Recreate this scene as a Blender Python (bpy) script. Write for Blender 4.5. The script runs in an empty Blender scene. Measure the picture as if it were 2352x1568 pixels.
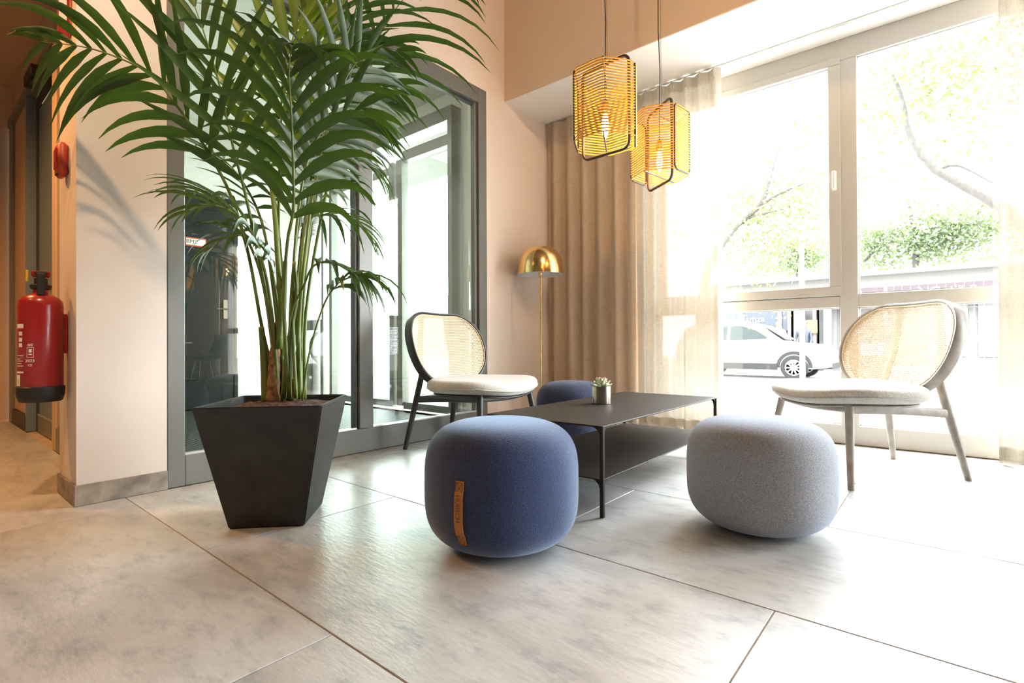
import bpy, bmesh, math, random
import numpy as np
from mathutils import Vector, Matrix
random.seed(7)
PI = math.pi
SC = bpy.context.scene
COL = SC.collection

# ------------------------------------------------------------------ camera
F_PX, YAW, PITCH, ROLL = 1183.914, 0.697576594, 0.00544651, 0.00483386
CAM = np.array([0.0, 0.0, 0.66])
def _basis():
    cy, sy = math.cos(YAW), math.sin(YAW)
    fw = np.array([-sy*math.cos(PITCH), cy*math.cos(PITCH), math.sin(PITCH)])
    ri = np.array([cy, sy, 0.0]); dn = np.cross(fw, ri)
    cr, sr = math.cos(ROLL), math.sin(ROLL)
    return cr*ri + sr*dn, -sr*ri + cr*dn, fw
RI, DN, FW = _basis()
cd = bpy.data.cameras.new('camera'); cam = bpy.data.objects.new('camera', cd); COL.objects.link(cam)
cd.lens = F_PX/2352*36.0; cd.sensor_width = 36.0; cd.clip_start = 0.02; cd.clip_end = 400
cam.matrix_world = Matrix(((RI[0], -DN[0], -FW[0], CAM[0]), (RI[1], -DN[1], -FW[1], CAM[1]), (RI[2], -DN[2], -FW[2], CAM[2]), (0, 0, 0, 1)))
SC.camera = cam
def ray(x, y): return (x-1176)/F_PX*RI + (y-784)/F_PX*DN + FW
def at_d(x, y, d): return CAM + ray(x, y)*d
def at_x(x, y, X):
    r = ray(x, y); return CAM + r*(X-CAM[0])/r[0]
def at_y(x, y, Y):
    r = ray(x, y); return CAM + r*(Y-CAM[1])/r[1]
def at_z(x, y, z):
    r = ray(x, y); return CAM + r*(z-CAM[2])/r[2]

# ------------------------------------------------------------------ world, sun, daylight portals, exposure
W = bpy.data.worlds.new('sky'); SC.world = W; W.use_nodes = True
bg = W.node_tree.nodes['Background']; bg.inputs[0].default_value = (0.90, 0.955, 1.0, 1); bg.inputs[1].default_value = 24.0
SC.view_settings.view_transform = 'Standard'; SC.view_settings.look = 'None'
SC.view_settings.gamma = 1.0; SC.view_settings.use_curve_mapping = False
SC.view_settings.exposure = 0.62
SC.cycles.use_denoising = True
SC.cycles.max_bounces = 10; SC.cycles.diffuse_bounces = 5; SC.cycles.glossy_bounces = 4
SC.cycles.transmission_bounces = 8; SC.cycles.transparent_max_bounces = 16
SC.cycles.sample_clamp_indirect = 6.0; SC.cycles.caustics_reflective = False; SC.cycles.caustics_refractive = False

def lamp(name, kind, loc, power, color, size=0.1, size_y=None, direction=None, spot=None, portal=False):
    d = bpy.data.lights.new(name, kind); o = bpy.data.objects.new(name, d); COL.objects.link(o)
    d.energy = power; d.color = color; o.location = loc
    if kind == 'AREA':
        d.size = size
        if size_y: d.shape = 'RECTANGLE'; d.size_y = size_y
        d.cycles.is_portal = portal
    elif kind in ('POINT', 'SPOT'): d.shadow_soft_size = size
    if kind == 'SPOT': d.spot_size = spot; d.spot_blend = 0.7
    if kind == 'SUN': d.angle = size
    if direction is not None:
        o.rotation_euler = Vector(direction).to_track_quat('-Z', 'Y').to_euler()
    return o
lamp('daylight_portal', 'AREA', (-0.65, 4.06, 1.32), 1, (1, 1, 1), 2.5, 2.55, (0, -1, 0), portal=True)
lamp('daylight_portal.001', 'AREA', (2.95, 4.06, 1.32), 1, (1, 1, 1), 3.55, 2.55, (0, -1, 0), portal=True)
lamp('daylight_portal.002', 'AREA', (-4.6, 3.40, 1.35), 1, (1, 1, 1), 2.4, 2.6, (0, -1, 0), portal=True)
WARM = (1.0, 0.66, 0.36)
lamp('sun', 'SUN', (4, 20, 18), 2.5, (1.0, 0.95, 0.88), 0.10, direction=(-0.28, -0.42, -0.86))
lamp('ceiling_spot', 'SPOT', (-1.3, -0.2, 3.4), 150, WARM, 0.045, direction=(-1.45, .86, -1.75), spot=1.15)
lamp('ceiling_spot.001', 'SPOT', (-3.9, -0.55, 2.95), 140, (1.0, 0.45, 0.13), 0.06, direction=(0, 0.1, -1), spot=2.6)
lamp('ceiling_spot.002', 'SPOT', (1.6, 0.6, 3.5), 20, WARM, 0.05, direction=(-0.2, 0.2, -1), spot=2.2)
lamp('beam_fill_spot', 'SPOT', (.4, 1.0, 3.5), 110, WARM, 0.08, direction=(-.50, .78, -.12), spot=1.5)  # added warm fill aimed at the beam, no fitting behind it
lamp('ceiling_spot.003', 'SPOT', (-2.6, -1.9, 3.5), 45, (1.0, 0.58, 0.26), 0.05, direction=(-0.1, 0.1, -1), spot=2.4)
lamp('entrance_light', 'AREA', (-4.4, 2.0, 2.95), 12, (1.0, 0.95, 0.86), 0.8, 0.8, (0, 0, -1))

# ------------------------------------------------------------------ materials
MATS = {}
def mat(name, color=(.8, .8, .8), rough=.5, metal=0.0, spec=.5, noise=0.0, nscale=8.0, bump=0.0, bscale=60.0, sheen=0.0, trans=0.0, coat=0.0, stretch=None, object_random=0.0, stint=None):
    if name in MATS: return MATS[name]
    m = bpy.data.materials.new(name); m.use_nodes = True; MATS[name] = m
    nt = m.node_tree; N = nt.nodes; L = nt.links; b = N['Principled BSDF']
    b.inputs['Base Color'].default_value = (*color, 1); b.inputs['Roughness'].default_value = rough
    b.inputs['Metallic'].default_value = metal; b.inputs['Specular IOR Level'].default_value = spec
    if sheen: b.inputs['Sheen Weight'].default_value = sheen; b.inputs['Sheen Tint'].default_value = (*(stint or [min(1, c*2+.35) for c in color]), 1); b.inputs['Sheen Roughness'].default_value = .4
    if coat: b.inputs['Coat Weight'].default_value = coat; b.inputs['Coat Roughness'].default_value = .1
    vec = None
    if noise or bump:
        tc = N.new('ShaderNodeTexCoord'); mp = N.new('ShaderNodeMapping'); L.new(tc.outputs['Object'], mp.inputs['Vector']); vec = mp.outputs['Vector']
        if stretch: mp.inputs['Scale'].default_value = stretch
    if noise:
        n = N.new('ShaderNodeTexNoise'); n.inputs['Scale'].default_value = nscale; n.inputs['Detail'].default_value = 6; L.new(vec, n.inputs['Vector'])
        r = N.new('ShaderNodeValToRGB'); r.color_ramp.elements[0].position = .3; r.color_ramp.elements[1].position = .7
        c0 = [max(0, c*(1-noise)) for c in color]; c1 = [min(1, c*(1+noise)) for c in color]
        r.color_ramp.elements[0].color = (*c0, 1); r.color_ramp.elements[1].color = (*c1, 1)
        L.new(n.outputs['Fac'], r.inputs['Fac']); out = r.outputs['Color']
        if object_random:
            oi = N.new('ShaderNodeObjectInfo'); hv = N.new('ShaderNodeHueSaturation'); mr = N.new('ShaderNodeMapRange')
            mr.inputs['To Min'].default_value = 1-object_random; mr.inputs['To Max'].default_value = 1+object_random
            L.new(oi.outputs['Random'], mr.inputs['Value']); L.new(mr.outputs['Result'], hv.inputs['Value']); L.new(out, hv.inputs['Color']); out = hv.outputs['Color']
        L.new(out, b.inputs['Base Color'])
    if bump:
        n2 = N.new('ShaderNodeTexNoise'); n2.inputs['Scale'].default_value = bscale; n2.inputs['Detail'].default_value = 3; L.new(vec, n2.inputs['Vector'])
        bp = N.new('ShaderNodeBump'); bp.inputs['Strength'].default_value = bump; bp.inputs['Distance'].default_value = .004
        L.new(n2.outputs['Fac'], bp.inputs['Height']); L.new(bp.outputs['Normal'], b.inputs['Normal'])
    if trans:      # thin translucent leaf
        t = N.new('ShaderNodeBsdfTranslucent'); mx = N.new('ShaderNodeMixShader'); mx.inputs[0].default_value = trans
        t.inputs[0].default_value = (min(1, color[0]*1.9+.03), min(1, color[1]*1.9+.05), color[2]*.8, 1)
        L.new(b.outputs[0], mx.inputs[1]); L.new(t.outputs[0], mx.inputs[2]); L.new(mx.outputs[0], N['Material Output'].inputs['Surface'])
    return m

def mat_glass(name, tint=(.94, .97, .955), refl=1.0):
    m = bpy.data.materials.new(name); m.use_nodes = True; nt = m.node_tree; N = nt.nodes; L = nt.links
    N.remove(N['Principled BSDF'])
    t = N.new('ShaderNodeBsdfTransparent'); t.inputs[0].default_value = (*tint, 1)
    g = N.new('ShaderNodeBsdfGlossy'); g.inputs['Roughness'].default_value = 0.0
    ge = N.new('ShaderNodeNewGeometry'); dt = N.new('ShaderNodeVectorMath'); dt.operation = 'DOT_PRODUCT'
    L.new(ge.outputs['Incoming'], dt.inputs[0]); L.new(ge.outputs['Normal'], dt.inputs[1])
    def mth(op, i, v=None):
        n = N.new('ShaderNodeMath'); n.operation = op; L.new(i, n.inputs[0])
        if v is not None: n.inputs[1].default_value = v
        return n.outputs[0]
    c = mth('ABSOLUTE', dt.outputs['Value']); n1 = N.new('ShaderNodeMath'); n1.operation = 'SUBTRACT'; n1.inputs[0].default_value = 1; n1.use_clamp = True; L.new(c, n1.inputs[1])
    sch = mth('ADD', mth('MULTIPLY', mth('POWER', n1.outputs[0], 5.0), .96), .042)
    mu = N.new('ShaderNodeMath'); mu.operation = 'MULTIPLY'; mu.inputs[1].default_value = refl; mu.use_clamp = True; L.new(sch, mu.inputs[0])
    mx = N.new('ShaderNodeMixShader'); L.new(mu.outputs[0], mx.inputs[0])
    L.new(t.outputs[0], mx.inputs[1]); L.new(g.outputs[0], mx.inputs[2]); L.new(mx.outputs[0], N['Material Output'].inputs['Surface'])
    return m

def mat_fabric(name, color, transp=.2, transl=.5, weave=350.0):
    m = bpy.data.materials.new(name); m.use_nodes = True; nt = m.node_tree; N = nt.nodes; L = nt.links
    N.remove(N['Principled BSDF'])
    tc = N.new('ShaderNodeTexCoord')
    mp = N.new('ShaderNodeMapping'); mp.inputs['Scale'].default_value = (1, 1, 14); L.new(tc.outputs['Object'], mp.inputs['Vector'])
    n1 = N.new('ShaderNodeTexNoise'); n1.inputs['Scale'].default_value = 26; n1.inputs['Detail'].default_value = 8; L.new(mp.outputs[0], n1.inputs['Vector'])
    mp2 = N.new('ShaderNodeMapping'); mp2.inputs['Scale'].default_value = (22, 22, 1); L.new(tc.outputs['Object'], mp2.inputs['Vector'])
    n2 = N.new('ShaderNodeTexNoise'); n2.inputs['Scale'].default_value = 18; n2.inputs['Detail'].default_value = 8; L.new(mp2.outputs[0], n2.inputs['Vector'])
    ad = N.new('ShaderNodeMath'); ad.operation = 'ADD'; L.new(n1.outputs['Fac'], ad.inputs[0]); L.new(n2.outputs['Fac'], ad.inputs[1])
    r = N.new('ShaderNodeValToRGB'); r.color_ramp.elements[0].position = .35; r.color_ramp.elements[1].position = .65
    hf = N.new('ShaderNodeMath'); hf.operation = 'MULTIPLY'; hf.inputs[1].default_value = .5; L.new(ad.outputs[0], hf.inputs[0]); L.new(hf.outputs[0], r.inputs[0])
    r.color_ramp.elements[0].color = (*[c*.82 for c in color], 1); r.color_ramp.elements[1].color = (*[min(1, c*1.12) for c in color], 1)
    d = N.new('ShaderNodeBsdfDiffuse'); tl = N.new('ShaderNodeBsdfTranslucent'); tp = N.new('ShaderNodeBsdfTransparent')
    L.new(r.outputs[0], d.inputs[0]); L.new(r.outputs[0], tl.inputs[0]); tp.inputs[0].default_value = (1, .99, .97, 1)
    a = N.new('ShaderNodeMixShader'); a.inputs[0].default_value = transl; L.new(d.outputs[0], a.inputs[1]); L.new(tl.outputs[0], a.inputs[2])
    c = N.new('ShaderNodeMixShader'); c.inputs[0].default_value = transp; L.new(a.outputs[0], c.inputs[1]); L.new(tp.outputs[0], c.inputs[2])
    L.new(c.outputs[0], N['Material Output'].inputs['Surface'])
    return m

def mat_emit(name, color, strength):
    m = bpy.data.materials.new(name); m.use_nodes = True; nt = m.node_tree; N = nt.nodes; L = nt.links
    N.remove(N['Principled BSDF']); e = N.new('ShaderNodeEmission'); e.inputs[0].default_value = (*color, 1); e.inputs[1].default_value = strength
    L.new(e.outputs[0], N['Material Output'].inputs['Surface']); return m

def mat_tile():
    m = bpy.data.materials.new('stone_tile'); m.use_nodes = True; nt = m.node_tree; N = nt.nodes; L = nt.links; b = N['Principled BSDF']
    ge = N.new('ShaderNodeNewGeometry'); oi = N.new('ShaderNodeObjectInfo'); cb = N.new('ShaderNodeCombineXYZ')
    mu = N.new('ShaderNodeMath'); mu.operation = 'MULTIPLY'; mu.inputs[1].default_value = 37.0; L.new(oi.outputs['Random'], mu.inputs[0])
    L.new(mu.outputs[0], cb.inputs[0]); L.new(mu.outputs[0], cb.inputs[1])
    va = N.new('ShaderNodeVectorMath'); va.operation = 'ADD'; L.new(ge.outputs['Position'], va.inputs[0]); L.new(cb.outputs[0], va.inputs[1])
    mp = N.new('ShaderNodeMapping'); mp.inputs['Scale'].default_value = (1.0, 1.9, 1.0); L.new(va.outputs[0], mp.inputs['Vector'])
    n1 = N.new('ShaderNodeTexNoise'); n1.inputs['Scale'].default_value = 2.1; n1.inputs['Detail'].default_value = 9; n1.inputs['Roughness'].default_value = .62; n1.inputs['Distortion'].default_value = .6; L.new(mp.outputs[0], n1.inputs['Vector'])
    r1 = N.new('ShaderNodeValToRGB'); e = r1.color_ramp.elements
    e[0].position = .30; e[0].color = (.36, .352, .34, 1); e[1].position = .72; e[1].color = (.60, .595, .58, 1)
    k = r1.color_ramp.elements.new(.5); k.color = (.50, .493, .48, 1)
    L.new(n1.outputs['Fac'], r1.inputs[0])
    n2 = N.new('ShaderNodeTexNoise'); n2.inputs['Scale'].default_value = 9; n2.inputs['Detail'].default_value = 10; n2.inputs['Roughness'].default_value = .7; L.new(mp.outputs[0], n2.inputs['Vector'])
    r2 = N.new('ShaderNodeValToRGB'); r2.color_ramp.elements[0].position = .33; r2.color_ramp.elements[0].color = (.62, .64, .68, 1); r2.color_ramp.elements[1].position = .5; r2.color_ramp.elements[1].color = (1, 1, 1, 1); L.new(n2.outputs['Fac'], r2.inputs[0])
    mx = N.new('ShaderNodeMix'); mx.data_type = 'RGBA'; mx.blend_type = 'MULTIPLY'; mx.inputs[0].default_value = .8
    L.new(r1.outputs[0], mx.inputs[6]); L.new(r2.outputs[0], mx.inputs[7]); L.new(mx.outputs[2], b.inputs['Base Color'])
    mr = N.new('ShaderNodeMapRange'); mr.inputs['To Min'].default_value = .27; mr.inputs['To Max'].default_value = .42; L.new(n2.outputs['Fac'], mr.inputs[0]); L.new(mr.outputs[0], b.inputs['Roughness'])
    mp3 = N.new('ShaderNodeMapping'); mp3.inputs['Scale'].default_value = (1, 2.6, 1); L.new(va.outputs[0], mp3.inputs['Vector'])
    n3 = N.new('ShaderNodeTexNoise'); n3.inputs['Scale'].default_value = 26; n3.inputs['Detail'].default_value = 6; L.new(mp3.outputs[0], n3.inputs['Vector'])
    bp = N.new('ShaderNodeBump'); bp.inputs['Strength'].default_value = .25; bp.inputs['Distance'].default_value = .004; L.new(n3.outputs['Fac'], bp.inputs['Height']); L.new(bp.outputs[0], b.inputs['Normal'])
    b.inputs['Specular IOR Level'].default_value = .5
    return m

M = dict(
    pink=mat('pink_plaster', (.86, .72, .62), .85, noise=.03, nscale=2, bump=.06, bscale=120),
    column=mat('column_plaster', (.66, .585, .515), .85, noise=.03, nscale=3, bump=.08, bscale=90),
    beam=mat('beam_plaster', (.74, .57, .43), .85, noise=.02, nscale=2, bump=.05, bscale=100),
    white=mat('white_plaster', (.90, .875, .84), .85, bump=.04, bscale=100),
    room=mat('room_plaster', (.20, .15, .115), .9),
    corridor=mat('corridor_plaster', (.55, .40, .27), .8, bump=.04, bscale=80),
    lobby=mat('lobby_plaster', (.60, .60, .565), .8, bump=.03, bscale=90),
    base=mat('base_stone', (.26, .225, .185), .6, noise=.45, nscale=14, bump=.2, bscale=60),
    grout=mat('grout', (.50, .39, .29), .9, noise=.2, nscale=20),
    tile=mat_tile(),
    frame=mat('grey_frame_paint', (.165, .165, .148), .33, spec=.4),
    frame2=mat('dark_frame_gasket', (.035, .035, .032), .5),
    winframe=mat('window_frame_glare_paint', (.54, .51, .465), .45),  # frame colour raised so that it includes the veil of window glare
    glass=mat_glass('window_glass', (.97, .98, .975), .75),
    partition=mat_glass('partition_glass', (.90, .945, .915), 1.25),
    curtain=mat_fabric('linen_sheer', (.70, .64, .545), .014, .080),
    curtain2=mat_fabric('linen_heavy', (.60, .475, .36), .0, .04),
    planter=mat('planter_slate', (.021, .019, .018), .55, noise=.35, nscale=14, bump=.2, bscale=60),
    soil=mat('soil', (.065, .036, .022), .95, noise=.6, nscale=60, bump=1.0, bscale=90),
    stem=mat('palm_stem', (.12, .165, .03), .4, noise=.35, nscale=14, stretch=(1, 1, .3)),
    fibre=mat('palm_fibre', (.22, .12, .06), .9, noise=.6, nscale=40, bump=.8, bscale=60),
    leaf=mat('palm_leaf', (.032, .068, .017), .36, noise=.3, nscale=5, trans=.28, object_random=.35),
    leaf_young=mat('palm_leaf_backlit', (.085, .125, .018), .36, noise=.2, nscale=5, trans=.42, object_random=.15),  # light shining through the blades put into a brighter yellow-green
    felt_navy=mat('navy_felt', (.027, .041, .105), .95, noise=.6, nscale=330, bump=.5, bscale=300, sheen=1.0, stint=(.60, .75, 1.0)),
    felt_glare=mat('grey_blue_felt_glare', (.33, .33, .35), .95, noise=.4, nscale=330, bump=.5, bscale=300, sheen=.7, stint=(.60, .74, 1.0)),  # grey blue felt, paled in its colour to imitate veiling glare
    felt_dark=mat('dark_navy_felt', (.030, .040, .085), .95, noise=.5, nscale=190, bump=.5, bscale=260, sheen=.6),
    leather=mat('tan_leather', (.50, .20, .055), .55, noise=.15, nscale=30, bump=.15, bscale=200),
    stitch=mat('dark_stitch', (.14, .055, .02), .8),
    steel=mat('brown_black_steel', (.030, .025, .020), .52, metal=.0, spec=.24),
    cane=mat('cane', (.76, .61, .42), .55, noise=.12, nscale=60),
    wood=mat('black_wood', (.030, .028, .026), .42, noise=.2, nscale=20),
    wood_glare=mat('black_wood_glare', (.30, .26, .22), .42, noise=.2, nscale=20),  # same black wood as the other chair, with backlight glare painted in
    cushion=mat('oatmeal_felt', (.55, .52, .47), .95, noise=.22, nscale=160, bump=.5, bscale=240, sheen=.5),
    brass=mat('brushed_brass', (.86, .60, .27), .20, metal=1.0),
    shade_in=mat('white_enamel', (.85, .84, .80), .5),
    cordo=mat('orange_cord', (.82, .40, .045), .7, noise=.15, nscale=50),
    tube=mat('dark_tube', (.055, .04, .03), .5),
    black=mat('black_rubber', (.014, .014, .014), .55),
    bulb=mat_emit('bulb_filament_glow', (1.0, .70, .30), 26.0),
    bulbglass=mat('bulb_glass_cap', (.75, .5, .2), .2, metal=1),
    red=mat('red_enamel', (.33, .010, .012), .28, coat=.4),
    alarm=mat('alarm_red', (.42, .05, .02), .45),
    signwhite=mat('sign_white', (.82, .80, .76), .6),
    ink=mat('sign_ink', (.02, .02, .02), .6),
    yellow=mat('tag_yellow', (.75, .45, .03), .5), poster=mat('yellow_poster', (.10, .075, .012), .6),
    chrome=mat('brushed_steel', (.32, .275, .23), .28, metal=1.0),
    succ=mat('succulent_leaf', (.60, .68, .50), .45, noise=.15, nscale=30),
    succtip=mat('succulent_tip', (.72, .33, .26), .45),
    door=mat('charcoal_door', (.010, .0105, .011), .4, spec=.2),
    bluegrey=mat('blue_grey_panel', (.15, .21, .26), .35),
    matrib=mat('entrance_mat_rib', (.17, .165, .15), .9),
    alu=mat('aluminium_strip', (.62, .62, .60), .35, metal=.8),
    green=mat('exit_green', (.02, .25, .13), .5),
    road=mat('asphalt', (.32, .31, .29), .9, noise=.15, nscale=4),
    pave=mat('pavement', (.45, .43, .40), .9, noise=.2, nscale=6),
    carpaint=mat('white_car_paint', (.25, .25, .245), .5, spec=.3),
    carglass=mat('car_glass', (.018, .022, .021), .6, spec=.1),
    cardark=mat('car_cladding', (.018, .018, .017), .8, spec=.1),
    tyre=mat('tyre', (.018, .018, .017), .9, spec=.1),
    alloy=mat('alloy', (.30, .30, .30), .4, metal=.3),
    redcar=mat('red_car_paint', (.08, .008, .006), .3, coat=.2),
    bark=mat('bark', (.034, .030, .026), .9, noise=.3, nscale=20),
    foliage=mat('foliage', (.046, .060, .033), .7, trans=.3),
    foliage2=mat('foliage_light', (.042, .050, .024), .7, trans=.3),
    facade=mat('pale_render', (.07, .066, .061), .8),
    burg=mat('burgundy_sign', (.020, .008, .0115), .6),
    shopdark=mat('shop_interior', (.10, .10, .10), .8),
    bluesign=mat('blue_sign', (.009, .012, .020), .6),
    redpost=mat('red_post', (.105, .062, .055), .6),
    galv=mat('galvanised', (.065, .065, .065), .6),
    skin=mat('skin', (.09, .06, .045), .6), hair=mat('dark_hair', (.02, .017, .015), .7),
    shirt=mat('white_shirt', (.3, .3, .3), .8), jeans=mat('blue_jeans', (.014, .018, .028), .8),
    concrete=mat('concrete', (.09, .085, .08), .9), wood_pale=mat('pallet_wood', (.42, .30, .18), .9),
)

# ------------------------------------------------------------------ mesh helpers
class MB:
    def __init__(s): s.v = []; s.f = []
    def add(s, verts, faces):
        n = len(s.v); s.v += [tuple(map(float, p)) for p in verts]; s.f += [tuple(i+n for i in f) for f in faces]; return s
    def box(s, x0, x1, y0, y1, z0, z1):
        return s.add([(x0, y0, z0), (x1, y0, z0), (x1, y1, z0), (x0, y1, z0), (x0, y0, z1), (x1, y0, z1), (x1, y1, z1), (x0, y1, z1)],
                     [(0, 3, 2, 1), (4, 5, 6, 7), (0, 1, 5, 4), (1, 2, 6, 5), (2, 3, 7, 6), (3, 0, 4, 7)])
    def cbox(s, x0, x1, y0, y1, z0, z1, b=.003):   # box with chamfered edges
        bm = bmesh.new(); bmesh.ops.create_cube(bm, size=1)
        for v in bm.verts: v.co = Vector(((x0+x1)/2+v.co.x*(x1-x0), (y0+y1)/2+v.co.y*(y1-y0), (z0+z1)/2+v.co.z*(z1-z0)))
        bmesh.ops.bevel(bm, geom=bm.edges[:], offset=b, segments=1, affect='EDGES'); return s.bm(bm)
    def bm(s, bm):
        bm.verts.index_update(); s.add([v.co for v in bm.verts], [[v.index for v in f.verts] for f in bm.faces]); bm.free(); return s
    def tube(s, pts, rad, n=8, caps=True, closed=False):
        pts = [Vector(p) for p in pts]; m = len(pts); rr = rad if hasattr(rad, '__len__') else [rad]*m
        T = []
        for i in range(m):
            a = pts[(i-1) % m] if (closed or i > 0) else pts[i]; b = pts[(i+1) % m] if (closed or i < m-1) else pts[i]
            T.append((b-a).normalized())
        ref = Vector((0, 0, 1)) if abs(T[0].z) < .9 else Vector((1, 0, 0))
        U = T[0].cross(ref).normalized(); V = []
        for i in range(m):
            U = (U - T[i]*U.dot(T[i])).normalized(); w = T[i].cross(U)
            for k in range(n):
                a = 2*PI*k/n; V.append(pts[i] + (U*math.cos(a)+w*math.sin(a))*rr[i])
        Fc = []
        for i in range(m if closed else m-1):
            j = (i+1) % m
            for k in range(n): Fc.append((i*n+k, i*n+(k+1) % n, j*n+(k+1) % n, j*n+k))
        if caps and not closed: Fc.append(tuple(range(n-1, -1, -1))); Fc.append(tuple((m-1)*n+k for k in range(n)))
        return s.add(V, Fc)
    def lathe(s, prof, n=32, c=(0, 0, 0), sx=1, sy=1, caps=True):
        V = []; Fc = []; m = len(prof)
        for r, z in prof:
            for k in range(n):
                a = 2*PI*k/n; V.append((c[0]+r*math.cos(a)*sx, c[1]+r*math.sin(a)*sy, c[2]+z))
        for i in range(m-1):
            for k in range(n): Fc.append((i*n+k, i*n+(k+1) % n, (i+1)*n+(k+1) % n, (i+1)*n+k))
        if caps and prof[0][0] > 1e-5: Fc.append(tuple(range(n-1, -1, -1)))
        if caps and prof[-1][0] > 1e-5: Fc.append(tuple((m-1)*n+k for k in range(n)))
        return s.add(V, Fc)
    def prism(s, poly, axis, a0, a1):     # poly: 2-D points, extruded along axis 'x','y','z' from a0 to a1
        def P(p, a): return {'x': (a, p[0], p[1]), 'y': (p[0], a, p[1]), 'z': (p[0], p[1], a)}[axis]
        n = len(poly); V = [P(p, a0) for p in poly]+[P(p, a1) for p in poly]
        Fc = [tuple(range(n-1, -1, -1)), tuple(range(n, 2*n))]+[(i, (i+1) % n, (i+1) % n+n, i+n) for i in range(n)]
        return s.add(V, Fc)
    def xf(s, mx):
        s.v = [tuple(mx @ Vector(p)) for p in s.v]; return s
    def mesh(s, name, smooth=False, angle=None):
        me = bpy.data.meshes.new(name); me.from_pydata(s.v, [], s.f); me.update()
        bm = bmesh.new(); bm.from_mesh(me); bmesh.ops.recalc_face_normals(bm, faces=bm.faces[:]); bm.to_mesh(me); bm.free()
        if smooth:
            me.polygons.foreach_set('use_smooth', [True]*len(me.polygons))
            if angle:
                me.set_sharp_from_angle(angle=math.radians(angle))
        return me
    def build(s, name, m, parent=None, smooth=False, angle=None, kind=None, label=None):
        me = s.mesh(name, smooth, angle); me.materials.append(m); o = bpy.data.objects.new(name, me); COL.objects.link(o)
        if parent is not None: o.parent = parent
        if kind: o['kind'] = kind
        if label: o['label'] = label
        return o
def empty(name, loc=(0, 0, 0), rz=0.0):
    o = bpy.data.objects.new(name, None); COL.objects.link(o); o.location = [float(c) for c in loc]; o.rotation_euler = (0, 0, float(rz)); o.empty_display_size = .05; return o
def tag(o, label, cat=None, group=None, kind=None):
    o['label'] = label
    if cat: o['category'] = cat
    if group: o['group'] = group
    if kind: o['kind'] = kind
    return o
def structure(o, label=None):
    o['kind'] = 'structure'
    if label: o['label'] = label
    return o
def copy_tree(o, parent=None):
    c = o.copy(); COL.objects.link(c)
    if parent is not None: c.parent = parent
    for ch in list(o.children): copy_tree(ch, c)
    return c
def text_obj(name, body, size, m, parent, loc, rot, extrude=.0008, align='CENTER', font_scale_x=1.0):
    cu = bpy.data.curves.new(name, 'FONT'); cu.body = body; cu.size = size; cu.extrude = extrude; cu.align_x = align; cu.align_y = 'CENTER'; cu.resolution_u = 3
    tmp = bpy.data.objects.new('tmp', cu); COL.objects.link(tmp); bpy.context.view_layer.update()
    me = bpy.data.meshes.new_from_object(tmp.evaluated_get(bpy.context.evaluated_depsgraph_get())); bpy.data.objects.remove(tmp); bpy.data.curves.remove(cu)
    me.materials.clear(); me.materials.append(m); me.name = name
    o = bpy.data.objects.new(name, me); COL.objects.link(o); o.parent = parent; o.location = [float(c) for c in loc]; o.rotation_euler = rot; o.scale = (font_scale_x, 1, 1)
    return o
def spow(a, p): return math.copysign(abs(a)**p, a)
def catmull(P, n):
    P = [np.array(p, float) for p in P]; P = [2*P[0]-P[1]]+P+[2*P[-1]-P[-2]]; out = []
    seg = len(P)-3
    for i in range(n+1):
        t = i/n*seg; k = min(int(t), seg-1); u = t-k; a, b, c, d = P[k:k+4]
        out.append(.5*((2*b)+(-a+c)*u+(2*a-5*b+4*c-d)*u*u+(-a+3*b-3*c+d)*u**3))
    return out
# ================================================================== SETTING
XG, YW = -2.745, 3.96
# ---- floor with single tiles
fl = MB(); fl.box(-7.0, 7.5, -3.5, 4.1, -.06, -.004)
floor = structure(fl.build('floor', M['grout']), 'grout bed of the tiled floor')
tl_w, tl_l, gap = .752, 1.51, .0018
for j in range(-6, 6):
    y0 = .640 + tl_w*j; y1 = y0 + tl_w
    off = -.325 if j % 2 == 0 else -1.075
    for i in range(-6, 7):
        x0 = off + tl_l*i; x1 = x0+tl_l
        X0, X1, Y0, Y1 = max(x0+gap, -6.98), min(x1-gap, 7.48), max(y0+gap, -3.48), min(y1-gap, 3.94)
        lim = -2.70 if Y0 > .55 else None
        if X1-X0 < .05 or Y1-Y0 < .05: continue
        if Y1 > .70 and X0 < -2.742: X0 = -2.742
        if X1-X0 < .03: continue
        b = .0012
        t = MB().add([(X0, Y0, -.004), (X1, Y0, -.004), (X1, Y1, -.004), (X0, Y1, -.004), (X0, Y0, -b), (X1, Y0, -b), (X1, Y1, -b), (X0, Y1, -b),
                      (X0+b, Y0+b, 0), (X1-b, Y0+b, 0), (X1-b, Y1-b, 0), (X0+b, Y1-b, 0)],
                     [(0, 1, 5, 4), (1, 2, 6, 5), (2, 3, 7, 6), (3, 0, 4, 7), (4, 5, 9, 8), (5, 6, 10, 9), (6, 7, 11, 10), (7, 4, 8, 11), (8, 9, 10, 11)])
        t.build('tile', M['tile'], floor)
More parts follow.
